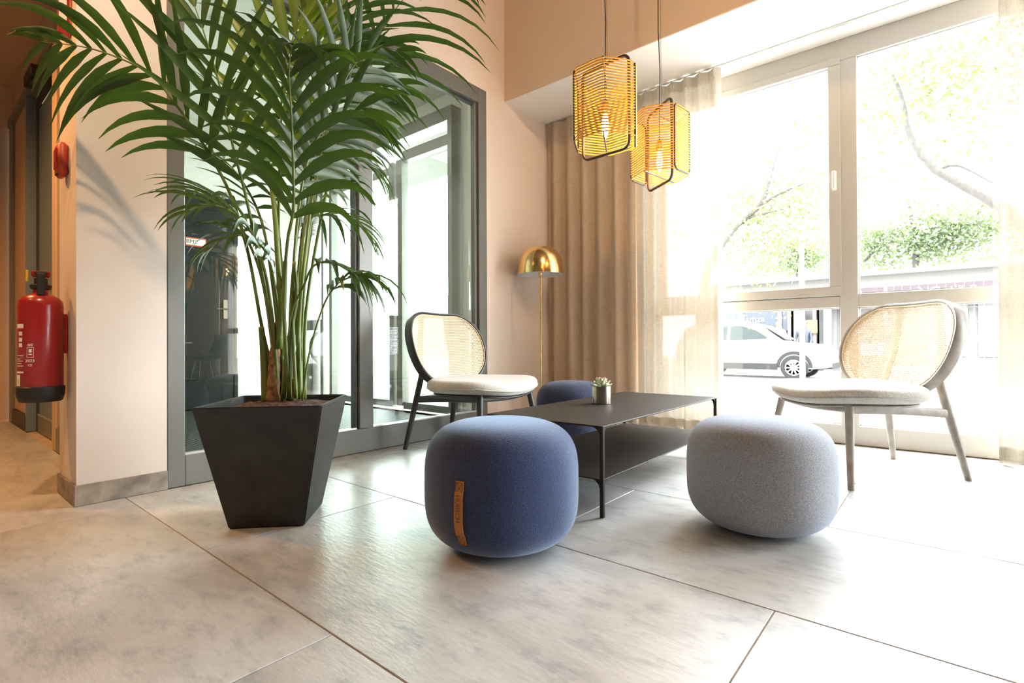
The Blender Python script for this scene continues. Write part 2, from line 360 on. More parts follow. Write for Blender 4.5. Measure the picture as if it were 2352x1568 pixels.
# ---- ceiling and walls of the room
structure(MB().box(-3.08, 7.5, -3.5, 4.1, 3.6, 3.7).build('ceiling', M['room']))
structure(MB().box(-7.0, -3.08, -3.5, 1.0, 3.0, 3.1).build('ceiling', M['corridor']), 'lower ceiling over the passage')
structure(MB().box(-3.12, -3.08, -3.5, .475, 3.0, 3.6).build('trim_3', M['corridor']))
structure(MB().box(-7.0, 7.6, -3.6, -3.5, 0, 3.7).build('wall_back', M['room']))
structure(MB().box(7.5, 7.6, -3.5, 4.1, 0, 3.7).build('wall_right', M['room']))
wl = MB().box(-2.945, XG, 2.972, 4.1, 0, 3.6); wl.box(-2.945, XG, .80, 2.972, 2.646, 3.6)
structure(wl.build('wall_left', M['pink']), 'pink wall around the glass partition')
structure(MB().box(-3.08, XG, .475, .80, 0, 3.6).build('wall_column', M['column']), 'cream wall pier beside the glass partition')
bb = empty('baseboard_left'); structure(bb, 'grey stone skirting of the pier')
MB().cbox(XG, XG+.010, .467, .80, .001, .087, .002).build('front_panel', M['base'], bb)
MB().cbox(-3.08, XG-.0005, .466, .4745, .001, .087, .002).build('side_panel', M['base'], bb)
# ---- dropped soffit above the windows
structure(MB().box(XG, 7.5, 3.20, 4.1, 2.644, 2.646).build('trim_1', M['white']), 'white underside of the dropped beam')
structure(MB().box(XG, 7.5, 3.195, 4.1, 2.6465, 3.6).build('trim_2', M['beam']), 'brown face of the dropped beam')
MB().box(XG, 7.5, 3.765, 3.785, 2.636, 2.6435).build('curtain_track', M['alu'], bpy.data.objects['trim_1'])
# ---- window wall: solid left part, glazed bays
structure(MB().box(XG, -1.86, YW, 4.16, 0, 2.644).build('wall_front', M['pink']), 'wall beside the window, behind the curtain')
structure(MB().box(.66, 1.2, YW, 4.16, 0, 2.644).build('wall_front', M['white']), 'wall pier between the two windows')
structure(MB().box(4.75, 7.5, YW, 4.16, 0, 2.644).build('wall_front', M['pink']))
def window_bay(name, x0, x1, xm, first):
    w = structure(empty(name, (0, 0, 0)))
    y0, y1 = YW, YW+.09
    a, b = xm-.052, xm+.05
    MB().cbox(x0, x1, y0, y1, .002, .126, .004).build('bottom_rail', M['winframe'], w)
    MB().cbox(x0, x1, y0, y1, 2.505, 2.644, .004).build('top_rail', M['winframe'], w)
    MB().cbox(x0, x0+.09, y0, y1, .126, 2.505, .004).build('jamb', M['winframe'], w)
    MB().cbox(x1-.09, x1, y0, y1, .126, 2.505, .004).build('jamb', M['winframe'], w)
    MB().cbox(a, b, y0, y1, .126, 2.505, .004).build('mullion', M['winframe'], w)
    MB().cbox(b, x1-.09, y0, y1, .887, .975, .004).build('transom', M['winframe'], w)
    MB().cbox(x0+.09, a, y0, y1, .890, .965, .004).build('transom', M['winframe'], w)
    # opening sash in the left upper light
    s = MB(); yy = y0-.012
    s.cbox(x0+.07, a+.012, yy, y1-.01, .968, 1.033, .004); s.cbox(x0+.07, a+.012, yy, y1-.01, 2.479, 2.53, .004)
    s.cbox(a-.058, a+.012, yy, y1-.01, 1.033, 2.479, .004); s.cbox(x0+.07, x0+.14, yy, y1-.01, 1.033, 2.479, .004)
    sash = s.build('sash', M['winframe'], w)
    h = MB().cbox(a-.034, a-.010, yy-.008, yy, 1.655, 1.785, .003); h.cbox(a-.030, a-.014, yy-.038, yy-.008, 1.755, 1.772, .003); h.cbox(a-.031, a-.013, yy-.05, yy-.036, 1.66, 1.776, .004)
    h.build('window_handle', M['signwhite'], sash)
    g = MB()
    for (p, q, r, t) in ((x0+.13, a-.05, 1.02, 2.49), (b-.01, x1-.08, .965, 2.515), (x0+.08, a+.01, .116, .90), (b-.01, x1-.08, .116, .897)):
        MB().box(p, q, y0+.045, y0+.051, r, t).build('pane', M['glass'], w)
        bd = MB(); d = .010
        bd.box(p+.01-d*0, q-.01, y0+.022, y0+.044, r+.008, r+.016); bd.box(p+.01, q-.01, y0+.022, y0+.044, t-.016, t-.008)
        bd.box(p+.008, p+.015, y0+.022, y0+.044, r+.01, t-.01); bd.box(q-.015, q-.008, y0+.022, y0+.044, r+.01, t-.01)
        bd.build('glazing_bead', M['alu'], w)
    return w
window_bay('window_1', -1.86, .66, -.468, True)
window_bay('window_2', 1.2, 4.75, 3.0, False)

# ---- glass partition to the entrance lobby
dp = structure(empty('door_1', (0, 0, 0)), 'grey framed glass partition to the entrance lobby')
x1 = XG + .004; x0 = XG - .085
MB().cbox(x0, x1, .80, .872, .002, 2.646, .003).build('post', M['frame'], dp)
MB().cbox(x0, x1, 2.882, 2.972, .002, 2.646, .003).build('post', M['frame'], dp)
MB().cbox(x0+.03, x1-.022, 2.852, 2.882, .148, 2.53, .002).build('gasket', M['frame'], dp)
MB().cbox(x0, x1, 1.818, 1.918, .148, 2.526, .003).build('mullion', M['frame'], dp)
MB().box(x0+.02, x1-.018, 1.800, 1.818, .148, 2.526).build('gasket', M['frame2'], dp)
MB().cbox(x0, x1, .872, 2.882, .002, .146, .003).build('bottom_rail', M['frame'], dp)
MB().cbox(x0, x1, .872, 2.882, 2.528, 2.646, .003).build('top_rail', M['frame'], dp)
MB().box(x0+.03, x1-.03, .872, 2.852, 2.510, 2.528).build('gasket', M['frame2'], dp)
MB().box(x1-.022, x1-.004, .874, 1.800, .146, .156).build('sill_strip', M['alu'], dp)
MB().box(x1-.022, x1-.004, 1.918, 2.852, .146, .156).build('sill_strip', M['alu'], dp)
MB().box(XG-.045, XG-.039, .870, 1.806, .150, 2.515).build('pane', M['partition'], dp)
MB().box(XG-.045, XG-.039, 1.916, 2.856, .150, 2.515).build('pane', M['partition'], dp)
# ---- entrance lobby behind the partition
structure(MB().box(-6.0, -2.945, .9, 3.3, -.06, -.004).build('floor', M['pave']), 'floor of the entrance lobby')
structure(MB().box(-6.0, -2.945, .9, 3.36, 3.0, 3.1).build('ceiling', M['lobby']), 'pale ceiling of the entrance lobby')
structure(MB().box(-6.0, -2.945, .84, .9, 0, 3.0).build('wall_lobby', M['lobby']))
wb = MB().box(-6.0, -5.9, .9, 1.42, 0, 3.0); wb.box(-6.0, -5.9, 1.42, 2.385, 2.24, 3.0); wb.box(-6.0, -5.9, 2.385, 3.3, 0, 3.0)
structure(wb.build('wall_lobby', M['lobby']), 'white back wall of the lobby')
d2 = structure(empty('door_2', (-5.905, 1.9, 0)), 'dark service door at the back of the lobby')
MB().cbox(-.05, .0, -.44, .45, .005, 2.2, .004).build('door_leaf', M['door'], d2)
fr = MB().box(-.07, .012, -.48, -.44, 0, 2.24); fr.box(-.07, .012, .45, .485, 0, 2.24); fr.box(-.07, .012, -.44, .45, 2.2, 2.24); fr.build('door_frame', M['door'], d2)
hn = MB().box(0, .012, .34, .38, .95, 1.15); hn.tube([(.012, .36, 1.05), (.05, .36, 1.05), (.05, .26, 1.05)], .009); hn.build('door_handle', M['chrome'], d2)
wf = MB().box(-3.36, -2.945, 3.3, 3.42, 0, 3.0); wf.box(-6.0, -3.36, 3.3, 3.42, 2.825, 3.0); wf.box(-6.0, -5.86, 3.3, 3.42, 0, 2.825)
structure(wf.build('wall_lobby', M['lobby']), 'lobby wall around the street door')
d3 = structure(empty('door_3', (0, 3.3, 0)), 'grey glass sliding street door of the lobby')
MB().cbox(-5.86, -3.38, -.10, .06, 2.70, 2.825, .004).build('header', M['frame'], d3)
MB().cbox(-3.44, -3.38, -.10, .06, .0, 2.70, .004).build('post', M['frame'], d3)
MB().cbox(-5.86, -5.80, -.10, .06, .0, 2.70, .004).build('post', M['frame'], d3)
for xx, ww in ((-4.36, .07), (-4.24, .09), (-5.70, .06), (-5.50, .05)):
    MB().cbox(xx, xx+ww, -.06, .03, .05, 2.52, .004).build('stile', M['frame'], d3)
MB().cbox(-4.15, -3.44, -.05, .03, 2.50, 2.60, .004).build('rail', M['frame'], d3)
MB().cbox(-5.45, -4.36, -.02, .04, 2.42, 2.50, .004).build('rail', M['frame'], d3)
MB().cbox(-4.15, -3.44, -.05, .03, .02, .09, .004).build('rail', M['frame'], d3)
MB().cbox(-5.45, -4.36, -.02, .04, .02, .09, .004).build('rail', M['frame'], d3)
MB().box(-4.16, -3.43, -.012, -.006, .08, 2.51).build('pane', M['partition'], d3)
MB().box(-5.46, -4.28, .010, .016, .08, 2.43).build('pane', M['partition'], d3)
mt = structure(MB().box(-5.8, -2.90, .95, 3.15, -.0035, .004).build('floor_mat', M['matrib']), 'ribbed entrance mat')
rb = MB()
for k in range(88):
    yy = .965 + k*.0248
    rb.box(-5.79, -2.905, yy, yy+.010, .004, .010)
rb.build('mat_rib', M['frame2'], mt, kind='stuff')
sd = tag(empty('smoke_detector', (*at_z(505, 48, 3.0)[:2], 2.999)), 'round white smoke detector on the pale lobby ceiling', 'detector')
MB().lathe([(.055, 0), (.055, -.012), (.048, -.030), (.030, -.042), (.001, -.044)], 24).build('housing', M['signwhite'], sd, True)
MB().lathe([(.050, -.0135), (.053, -.017), (.050, -.020)], 24).build('slot_ring', M['frame'], sd, True)
p = at_y(805, 322, 3.19)
sg = tag(empty('exit_sign', (p[0], 3.285, p[2])), 'small green exit sign with a white arrow above the lobby street door', 'sign')
MB().cbox(-.075, .075, -.015, .012, -.075, .075, .003).build('plate', M['green'], sg)
MB().prism([(-.03, .05), (.03, .05), (.03, 0), (.055, 0), (0, -.05), (-.055, 0), (-.03, 0)], 'y', -.017, -.0152).build('arrow', M['signwhite'], sg)
# BMZ plate on the service door
p0, p1 = at_x(425, 541, -5.89), at_x(473, 571, -5.89)
bz = tag(empty('door_sign', (-5.903, 1.978, 1.727)), 'white BMZ plate with a red border on the dark lobby door', 'sign')
hw, hh = .098, .046
MB().cbox(0, .004, -hw, hw, -hh, hh, .001).build('border', M['alarm'], bz)
MB().cbox(.004, .006, -hw+.006, hw-.012, -hh+.014, hh-.014, .0005).build('plate', M['signwhite'], bz)
text_obj('lettering', 'BMZ', .056, M['ink'], bz, (.0068, -.036, 0), (PI/2, 0, PI/2))
# ---- passage on the far left with its recessed glazed door
structure(MB().box(-6.5, -6.4, -3.5, .70, 0, 3.0).build('wall_passage', M['corridor']))
pw = MB().box(-6.4, -3.08, .66, .80, 2.62, 3.0); structure(pw.build('wall_passage', M['corridor']), 'band above the passage door')
structure(MB().box(-6.4, -3.08, .82, .84, 0, 3.0).build('wall_passage', M['bluegrey']))
d4 = structure(empty('door_4', (0, .64, 0)), 'recessed blue grey glazed door in the passage')
MB().cbox(-6.38, -6.20, .0, .08, .0, 2.62, .004).build('post', M['frame'], d4)
MB().cbox(-6.20, -5.45, .02, .06, .12, 2.62, .004).build('side_panel', M['corridor'], d4)
MB().cbox(-6.20, -5.45, .0, .08, .0, .12, .004).build('plinth', M['frame2'], d4)
MB().cbox(-5.47, -5.44, .0, .072, .0, 2.60, .003).build('reveal', M['bluegrey'], d4)
MB().cbox(-5.44, -5.37, .058, .085, .0, 2.60, .003).build('stile', M['frame2'], d4)
MB().cbox(-5.37, -4.40, .066, .085, .13, 2.50, .003).build('door_leaf', M['bluegrey'], d4)
MB().cbox(-5.37, -4.40, .060, .064, 2.50, 2.60, .001).build('door_rail', M['frame2'], d4)
MB().cbox(-5.37, -4.40, .058, .085, .0, .13, .003).build('kick_rail', M['frame'], d4)
MB().box(-5.37, -4.40, .056, .066, .13, .142).build('sill_strip', M['alu'], d4)
MB().cbox(-4.40, -4.27, .0, .085, .0, 2.60, .004).build('post', M['corridor'], d4)
MB().cbox(-4.27, -4.05, .02, .05, .15, 2.60, .003).build('gasket', M['frame2'], d4)
MB().cbox(-4.05, -3.085, .0, .06, .15, 2.60, .004).build('post', M['corridor'], d4)
MB().cbox(-4.27, -3.085, -.002, .06, .0, .15, .004).build('plinth', M['frame'], d4)
MB().cbox(-6.38, -3.085, -.012, .06, 2.602, 2.66, .004).build('header', M['frame'], d4)
p = at_y(75, 180, .60)
dc = tag(empty('door_closer', (p[0], .62, p[2])), 'black door closer on the header of the passage door', 'door closer')
MB().cbox(-.14, .14, -.05, 0, -.03, .05, .008).build('body', M['black'], dc)
MB().tube([(.05, -.03, -.03), (.05, -.03, -.06), (.34, -.02, -.065)], .010).build('arm', M['black'], dc)
p = at_d(36, 35, 2.7)
tl = tag(empty('track_light', (p[0], p[1], 2.999)), 'dark cylinder spotlight on the passage ceiling above the extinguisher', 'spotlight')
MB().lathe([(.03, 0), (.03, -.02), (.01, -.022), (.01, -.10), (.04, -.105), (.04, -.26), (.034, -.27), (.034, -.262), (.001, -.26)], 20).build('housing', M['black'], tl, True, 40)
MB().lathe([(.001, -.263), (.031, -.263)], 20).build('lens', mat_emit('spot_lens', (1, .7, .4), 1.2), tl)
# ================================================================== FURNITURE
# ---- poufs
def pouf(name, x, y, R, H, m, label, rz=0.0):
    t = tag(empty(name, (x, y, 0), rz), label, 'pouf', 'round felt poufs')
    prof = []
    n = 3.5
    for k in range(0, 41):
        a = -PI/2 + PI*k/40
        prof.append((R*abs(math.cos(a))**(2/n), H/2 + H/2*spow(math.sin(a), 2/n)))
    prof[0] = (R*.35, 0.0); prof[-1] = (.0001, prof[-1][1])
    prof = [prof[0]] + [q for q in prof[1:] if q[0] > 0.0 and not (q[0] < R*.35 and q[1] < H/2)]
    prof = [(r, max(z, .0004) if r > R*.36 else z) for r, z in prof]
    MB().lathe(prof, 72).build('body', m, t, True)
    return t
def profR(R, H, z):
    s = abs((z-H/2)/(H/2)); a = math.asin(min(1, s**(3.5/2))); return R*abs(math.cos(a))**(2/3.5)
P1 = pouf('felt_pouf', -1.141, 1.304, .256, .41, M['felt_navy'], 'navy felt pouf with a tan leather handle, nearest to the planter')
P2 = pouf('felt_pouf', -.519, 2.009, .248, .394, M['felt_glare'], 'grey blue felt pouf, its colour lightened for window glare, in front of the right window chair')
P3 = pouf('felt_pouf', -2.031, 3.082, .252, .40, M['felt_dark'], 'dark navy felt pouf half hidden behind the black table')
# leather handle of the near pouf
def strap_on(t, R, H, ang, z0, z1, w, name, label):
    def band(za, zb, lift, wdt, n=10):
        b = MB(); V = []; Fc = []
        for i in range(n+1):
            z = za+(zb-za)*i/n; l = lift(i/n)
            r = profR(R, H, z)
            for (sx, d) in ((-1, l), (1, l), (1, l+.003), (-1, l+.003)):
                a = ang + sx*wdt/2/R
                V.append(((r+d)*math.cos(a), (r+d)*math.sin(a), z))
        for i in range(n):
            for k in range(4): Fc.append((i*4+k, i*4+(k+1) % 4, (i+1)*4+(k+1) % 4, (i+1)*4+k))
        Fc += [(3, 2, 1, 0), tuple(n*4+k for k in range(4))]
        return b.add(V, Fc)
    st = band(z0, z1, lambda u: .0012+.012*math.sin(PI*min(1, max(0, (u-.14)/.72)))**1.0 + .003*math.sin(9*u)*(1 if .15 < u < .85 else 0), w, 22).build(name, M['leather'], t, True, 40, label=label)
    for za, zb in ((z0+.004, z0+.030), (z1-.034, z1-.004)):
        s = MB()
        def pt(u, v):
            z = za+(zb-za)*v; r = profR(R, H, z)+.0060; a = ang+(u-.5)*w*.74/R; return (r*math.cos(a), r*math.sin(a), z)
        for a, b in (((0, 0), (1, 0)), ((1, 0), (1, 1)), ((1, 1), (0, 1)), ((0, 1), (0, 0)), ((0, 0), (1, 1)), ((0, 1), (1, 0))):
            s.tube([pt(*a), pt((a[0]+b[0])/2, (a[1]+b[1])/2), pt(*b)], .0007, 5)
        s.build('stitching', M['stitch'], st)
    return st
# find the point of the pouf's side under pixel (1058,1150)
best = None
for k in range(720):
    a = k*PI/360; q = np.array([-1.141+.256*math.cos(a), 1.304+.256*math.sin(a), .2]); v = q-CAM
    px = 1176+F_PX*(v@RI)/(v@FW)
    if v@FW < 1.63 and (best is None or abs(px-1057) < best[0]): best = (abs(px-1057), a)
ang1 = best[1]
strap = strap_on(P1, .256, .41, ang1, .072, .262, .027, 'handle', 'tan leather handle strap')
# letters pressed into the strap, running downwards
zc = .218; r = profR(.256, .41, zc)+.0172
tx = text_obj('lettering', 'HÜBSCH', .021, M['stitch'], strap, ((r)*math.cos(ang1), r*math.sin(ang1), .186), (0, 0, 0), .0003)
ex = Vector((0, 0, -1)); ez = Vector((math.cos(ang1), math.sin(ang1), 0)); ey = ez.cross(ex)
tx.rotation_euler = Matrix((ex, ey, ez)).transposed().to_euler()
# loose thread on the right side of the second pouf
d2v = np.array([RI[0], RI[1]])/math.hypot(RI[0], RI[1])
thr = []
for k in range(13):
    u = k/12; z = .30-.27*u; rr = profR(.248, .394, z) + .0015 + .020*math.sin(PI*u)
    thr.append((rr*d2v[0]*1.0, rr*d2v[1], z))
MB().tube(thr, .0012, 5).build('cord_loop', M['stitch'], P2, True, label='thin cord loop hanging at the side')

# ---- coffee table
T = tag(empty('coffee_table', (-1.296, 2.38, 0), .014), 'low black steel table with a lower shelf between the poufs', 'table')
hx, hy, H = .296, .67, .348
MB().cbox(-hx, hx, -hy, hy, H-.006, H, .0015).build('tabletop', M['steel'], T)
MB().cbox(-hx+.004, hx-.004, -hy+.004, hy-.004, .140, .145, .0012).build('shelf', M['steel'], T)
for sx in (-1, 1):
    for sy in (-1, 1):
        x, y = sx*(hx-.009), sy*(hy-.009)
        MB().cbox(x-.008, x+.008, y-.008, y+.008, 0, H-.006, .002).build('leg', M['steel'], T)
        for zz in (H-.006, .140):
            g = MB()
            g.prism([(y-sy*.008, zz), (y-sy*.040, zz), (y-sy*.026, zz-.006), (y-sy*.014, zz-.018), (y-sy*.008, zz-.042)], 'x', x-.0025, x+.0025)
            g.prism([(x-sx*.008, zz), (x-sx*.040, zz), (x-sx*.026, zz-.006), (x-sx*.014, zz-.018), (x-sx*.008, zz-.042)], 'y', y-.0025, y+.0025)
            g.build('bracket', M['steel'], T)
# ---- succulent in its tin
sp = at_z(1385, 929, .348); sx_, sy_ = sp[0]-.028, sp[1]+.034
tin = tag(empty('plant_pot', (sx_, sy_, .3482)), 'small brushed steel pot on the black table holding a succulent', 'plant pot')
R = .0475; Hh = .092
MB().lathe([(R-.002, 0), (R, .002), (R, Hh-.001), (R-.0005, Hh), (R-.002, Hh), (R-.002, .012), (.0001, .012)], 40).build('body', M['chrome'], tin, True, 40)
MB().lathe([(.0001, .078), (R-.0035, .076), (R-.0035, .070)], 24).build('soil', M['soil'], tin)
suc = tag(empty('succulent', (sx_, sy_, .3482+.0765)), 'rosette succulent with red tipped pale leaves in the steel pot', 'succulent')
MB().tube([(0, 0, .0005), (0, 0, .03)], [.008, .005], 8).build('stem', M['succ'], suc)
lm = MB(); L_ = 1.0
V = []; Fc = []
sec = [(0, .10, .05), (.25, .17, .075), (.5, .235, .085), (.75, .22, .075), (.9, .13, .05), (1.0, .02, .012)]
for (u, w, th) in sec:
    for (a, b) in ((-1, 0.2), (-.6, .75), (.6, .75), (1, .2), (.6, -.6), (-.6, -.6)):
        V.append((u, a*w, b*th + .22*u*u))
for i in range(len(sec)-1):
    for k in range(6): Fc.append((i*6+k, i*6+(k+1) % 6, (i+1)*6+(k+1) % 6, (i+1)*6+k))
Fc += [tuple(range(5, -1, -1)), tuple((len(sec)-1)*6+k for k in range(6))]
lme = MB().add(V, Fc).mesh('leaf', True); lme.materials.append(M['succ']); lme.materials.append(M['succtip'])
for pgi, pg in enumerate(lme.polygons):
    if min(lme.vertices[i].co.x for i in pg.vertices) >= .88: pg.material_index = 1
for ring, (cnt, el, ln, z0) in enumerate(((9, 3, .060, .010), (8, 22, .055, .014), (7, 44, .047, .020), (5, 64, .036, .024), (3, 80, .024, .027))):
    for k in range(cnt):
        a = 2*PI*(k+.5*(ring % 2))/cnt + ring*.3; o = bpy.data.objects.new('leaf', lme); COL.objects.link(o); o.parent = suc
        e = math.radians(el+random.uniform(-6, 6)); o.location = (.003*math.cos(a), .003*math.sin(a), z0); o.rotation_euler = (0, -e, a); s_ = ln*random.uniform(.92, 1.08); o.scale = (s_, s_, s_)

# ---- cane lounge chairs
def chair(name, x, y, rz, woodm, label):
    t = tag(empty(name, (x, y, 0), rz), label, 'chair', 'cane back lounge chairs')
    wr, xr, zt, xrt, wrt = .228, -.664, .47, -.572, .172
    wf, xf, zr, xft, wft = .345, 0.0, .372, -.05, .268
    a, b, tau, xb, zb = .369, .24, .324, -.527, .637
    st, ct = math.sin(tau), math.cos(tau)
    def B(u, w, d=0.0): # back panel coordinates: u across, w up, d towards the front
        return (xb - st*w + ct*d - .10*(0)*u, u, zb + ct*w + st*d)
    def rail(pts, hgt):      # flat rounded bar standing on edge
        C = catmull(pts, 10); b = MB(); m = MB().tube([tuple(c) for c in C], 1.0, 12)
        V = []
        for i, c in enumerate(C):
            d = C[min(i+1, 10)]-C[max(i-1, 0)]; d[2] = 0; d = d/np.linalg.norm(d); nn = np.array([-d[1], d[0], 0])
            for k in range(12):
                a = 2*PI*(k+.5)/12; V.append(c+nn*.0115*spow(math.cos(a), .7)+np.array([0, 0, 1])*hgt*spow(math.sin(a), .7))
        return b.add(V, m.f)
    for s in (-1, 1):
        # front leg
        MB().tube([(xf, s*wf, 0), (xf+(xft-xf)*.5, s*(wf+(wft-wf)*.5), zr*.5), (xft, s*wft, zr)], [.0135, .0175, .0195], 14).build('leg', woodm, t, True, 50)
        # rear leg, running on up behind the cane as a back support
        MB().tube([(xr, s*wr, 0), (xr+(xrt-xr)*.55, s*(wr+(wrt-wr)*.55), zt*.55), (xrt, s*wrt, zt)], [.0140, .0190, .0190], 14).build('leg', woodm, t, True, 50)
        q0 = Vector((xrt, s*wrt, zt-.02)); q1 = Vector(B(s*.118, b-.014, -.026))
        V = []; C = catmull([q0, q0.lerp(q1, .5)+Vector((-.012, 0, 0)), q1], 8)
        for c in C:
            for k in range(10):
                a_ = 2*PI*(k+.5)/10; V.append(c+np.array([.0075*spow(math.sin(a_), .6), .0245*spow(math.cos(a_), .6), 0]))
        MB().add(V, [(i*10+k, i*10+(k+1) % 10, (i+1)*10+(k+1) % 10, (i+1)*10+k) for i in range(8) for k in range(10)]+[tuple(range(9, -1, -1)), tuple(80+k for k in range(10))]).build('back_support', woodm, t, True, 50)
        # side rail
        k = .315/zt; j = (xr+(xrt-xr)*k, s*(wr+(wrt-wr)*k), .315)
        rail([j, ((j[0]+xft)/2, (j[1]+s*wft)/2, .338), (xft, s*wft, .352)], .022).build('side_rail', woodm, t, True, 50)
    rail([(xft, -wft, .352), (xft+.012, -.12, .345), (xft+.016, 0, .342), (xft+.012, .12, .345), (xft, wft, .352)], .018).build('front_rail', woodm, t, True, 50)
    k = .315/zt; jx, jy = xr+(xrt-xr)*k, wr+(wrt-wr)*k
    rail([(jx, -jy, .315), (jx, 0, .318), (jx, jy, .315)], .016).build('rear_rail', woodm, t, True, 50)
    # cushion: wide saddle with rounded ends
    n = 2.7; nu, nv = 56, 9
    V = []; Fc = []
    def cz(x, y):
        u = (x-(-.21))/.275
        return .405 + .014*(abs(y)/.38)**2*(1+.8*u) - .018*u*(1-(abs(y)/.38)**2) + .008*u*u
    rings = [(.0, .040), (.45, .040), (.70, .0395)]
    for q_ in range(0, 13):
        f_ = PI/2-PI*q_/12; rings.append((1-.155*(1-math.cos(f_)), .039*spow(math.sin(f_), .85)))
    rings += [(.6, -.040), (0.0, -.040)]
    for (sc_, dz) in rings:
        for k in range(nu):
            th = 2*PI*k/nu
            xx = -.21 + .275*sc_*spow(math.cos(th), 2/n); yy = .378*sc_*spow(math.sin(th), 2/n)
            V.append((xx, yy, cz(xx, yy)+dz))
    m_ = len(rings)
    for i in range(m_-1):
        for k in range(nu): Fc.append((i*nu+k, i*nu+(k+1) % nu, (i+1)*nu+(k+1) % nu, (i+1)*nu+k))
    cu = MB().add(V, Fc).build('seat_cushion', M['cushion'], t, True)
    pip = []
    for k in range(nu):
        th = 2*PI*k/nu; xx = -.21+.277*spow(math.cos(th), 2/n); yy = .380*spow(math.sin(th), 2/n); pip.append((xx, yy, cz(xx, yy)-.012))
    MB().tube(pip, .0028, 6, closed=True).build('piping', M['cushion'], cu, True)
    # moulded seat shell below the cushion
    V = []; Fc = []
    for (sc_, dz) in ((0.0, -.041), (.88, -.041), (.90, -.046), (.88, -.052), (0.0, -.056)):
        for k in range(nu):
            th = 2*PI*k/nu; xx = -.21+.275*sc_*spow(math.cos(th), 2/n); yy = .378*sc_*spow(math.sin(th), 2/n)
            V.append((xx, yy, cz(xx, yy)+dz))
    for i in range(4):
        for k in range(nu): Fc.append((i*nu+k, i*nu+(k+1) % nu, (i+1)*nu+(k+1) % nu, (i+1)*nu+k))
    MB().add(V, Fc).build('seat_shell', woodm, t, True)
    # back frame: deep bent rim
    n2 = 2.75; N_ = 88; V = []; Fc = []
    def rim(k, off):
        # rounded rectangle with generous corners, walked evenly
        R_ = .230-off; A_, B_ = a-off-R_, b-off-R_
        L1, L2, L3 = 2*B_, PI/2*R_, 2*A_; per = 2*(L1+L3)+4*L2; s_ = (k/N_)*per
        segs = ((L1, 'l', (A_+R_, -B_), (0, 1)), (L2, 'c', (A_, B_), 0), (L3, 'l', (A_, B_+R_), (-1, 0)), (L2, 'c', (-A_, B_), PI/2), (L1, 'l', (-A_-R_, B_), (0, -1)), (L2, 'c', (-A_, -B_), PI), (L3, 'l', (-A_, -B_-R_), (1, 0)), (L2, 'c', (A_, -B_), 1.5*PI))
        for L_, ty, p_, d_ in segs:
            if s_ <= L_+1e-9:
                if ty == 'l': return p_[0]+d_[0]*s_, p_[1]+d_[1]*s_
                an = d_+s_/R_; return p_[0]+R_*math.cos(an), p_[1]+R_*math.sin(an)
            s_ -= L_
        return A_+R_, -B_
    secs = ((.000, -.030), (.000, .014), (.004, .021), (.012, .021), (.016, .015), (.016, -.030), (.012, -.035), (.004, -.035))
    for (off, d) in secs:
        for k in range(N_):
            u, w = rim(k, off); V.append(B(u, w, d + .05*(u/a)**2))
    ns = len(secs)
    for i in range(ns):
        for k in range(N_): Fc.append((i*N_+k, i*N_+(k+1) % N_, ((i+1) % ns)*N_+(k+1) % N_, ((i+1) % ns)*N_+k))
    bf = MB().add(V, Fc).build('back_frame', woodm, t, True, 45)
    sp_ = []
    for k in range(N_):
        u, w = rim(k, .0215); sp_.append(B(u, w, .0165+.05*(u/a)**2))
    MB().tube(sp_, .0034, 6, closed=True).build('spline', M['cane'], bf, True)
    # woven cane
    cn = MB(); ai, bi = a-.018, b-.018; pt_ = .0112
    def inside(u, w):
        r_ = .212; qx, qy = abs(u)-(ai-r_), abs(w)-(bi-r_)
        return math.hypot(max(qx, 0), max(qy, 0))+min(max(qx, qy), 0) < r_
    def strip(p, q, wd, d):
        p = np.array(p); q = np.array(q); dv = (q-p); Ln = np.hypot(*dv); dv = dv/Ln; nv_ = np.array([-dv[1], dv[0]])*wd/2
        # clip to the panel outline
        ts = np.linspace(0, Ln, 241); ins = [inside(*(p+dv*t_)) for t_ in ts]
        if not any(ins): return
        i0 = ins.index(True); i1 = len(ins)-1-ins[::-1].index(True); t0, t1 = ts[i0], ts[i1]
        if t1-t0 < .004: return
        sg = max(1, int(abs(dv[0])*(t1-t0)/.06)); V = []
        for i in range(sg+1):
            c = p+dv*(t0+(t1-t0)*i/sg)
            for e in (c-nv_, c+nv_): V.append(B(e[0], e[1], .012+d+.05*(e[0]/a)**2))
        cn.add(V, [(2*i, 2*i+1, 2*i+3, 2*i+2) for i in range(sg)])
    for i in range(-34, 35):
        strip((i*pt_, -b), (i*pt_, b), .0041, .0004)
    for i in range(-22, 23):
        strip((-a, i*pt_), (a, i*pt_), .0041, 0.0)
    for i in range(-56, 57):
        o = (i+.5)*pt_
        strip((o-.6, -.6), (o+.6, .6), .0024, .0008); strip((o+.6, -.6), (o-.6, .6), .0024, .0011)
    cn.build('cane_panel', M['cane'], t)
    return t
CH1 = chair('lounge_chair', -1.988, 2.378, .133, M['wood'], 'cane back lounge chair in front of the glass partition')
CH2 = chair('lounge_chair', -.558, 3.003, -2.398, M['wood_glare'], 'cane back lounge chair in front of the street window')

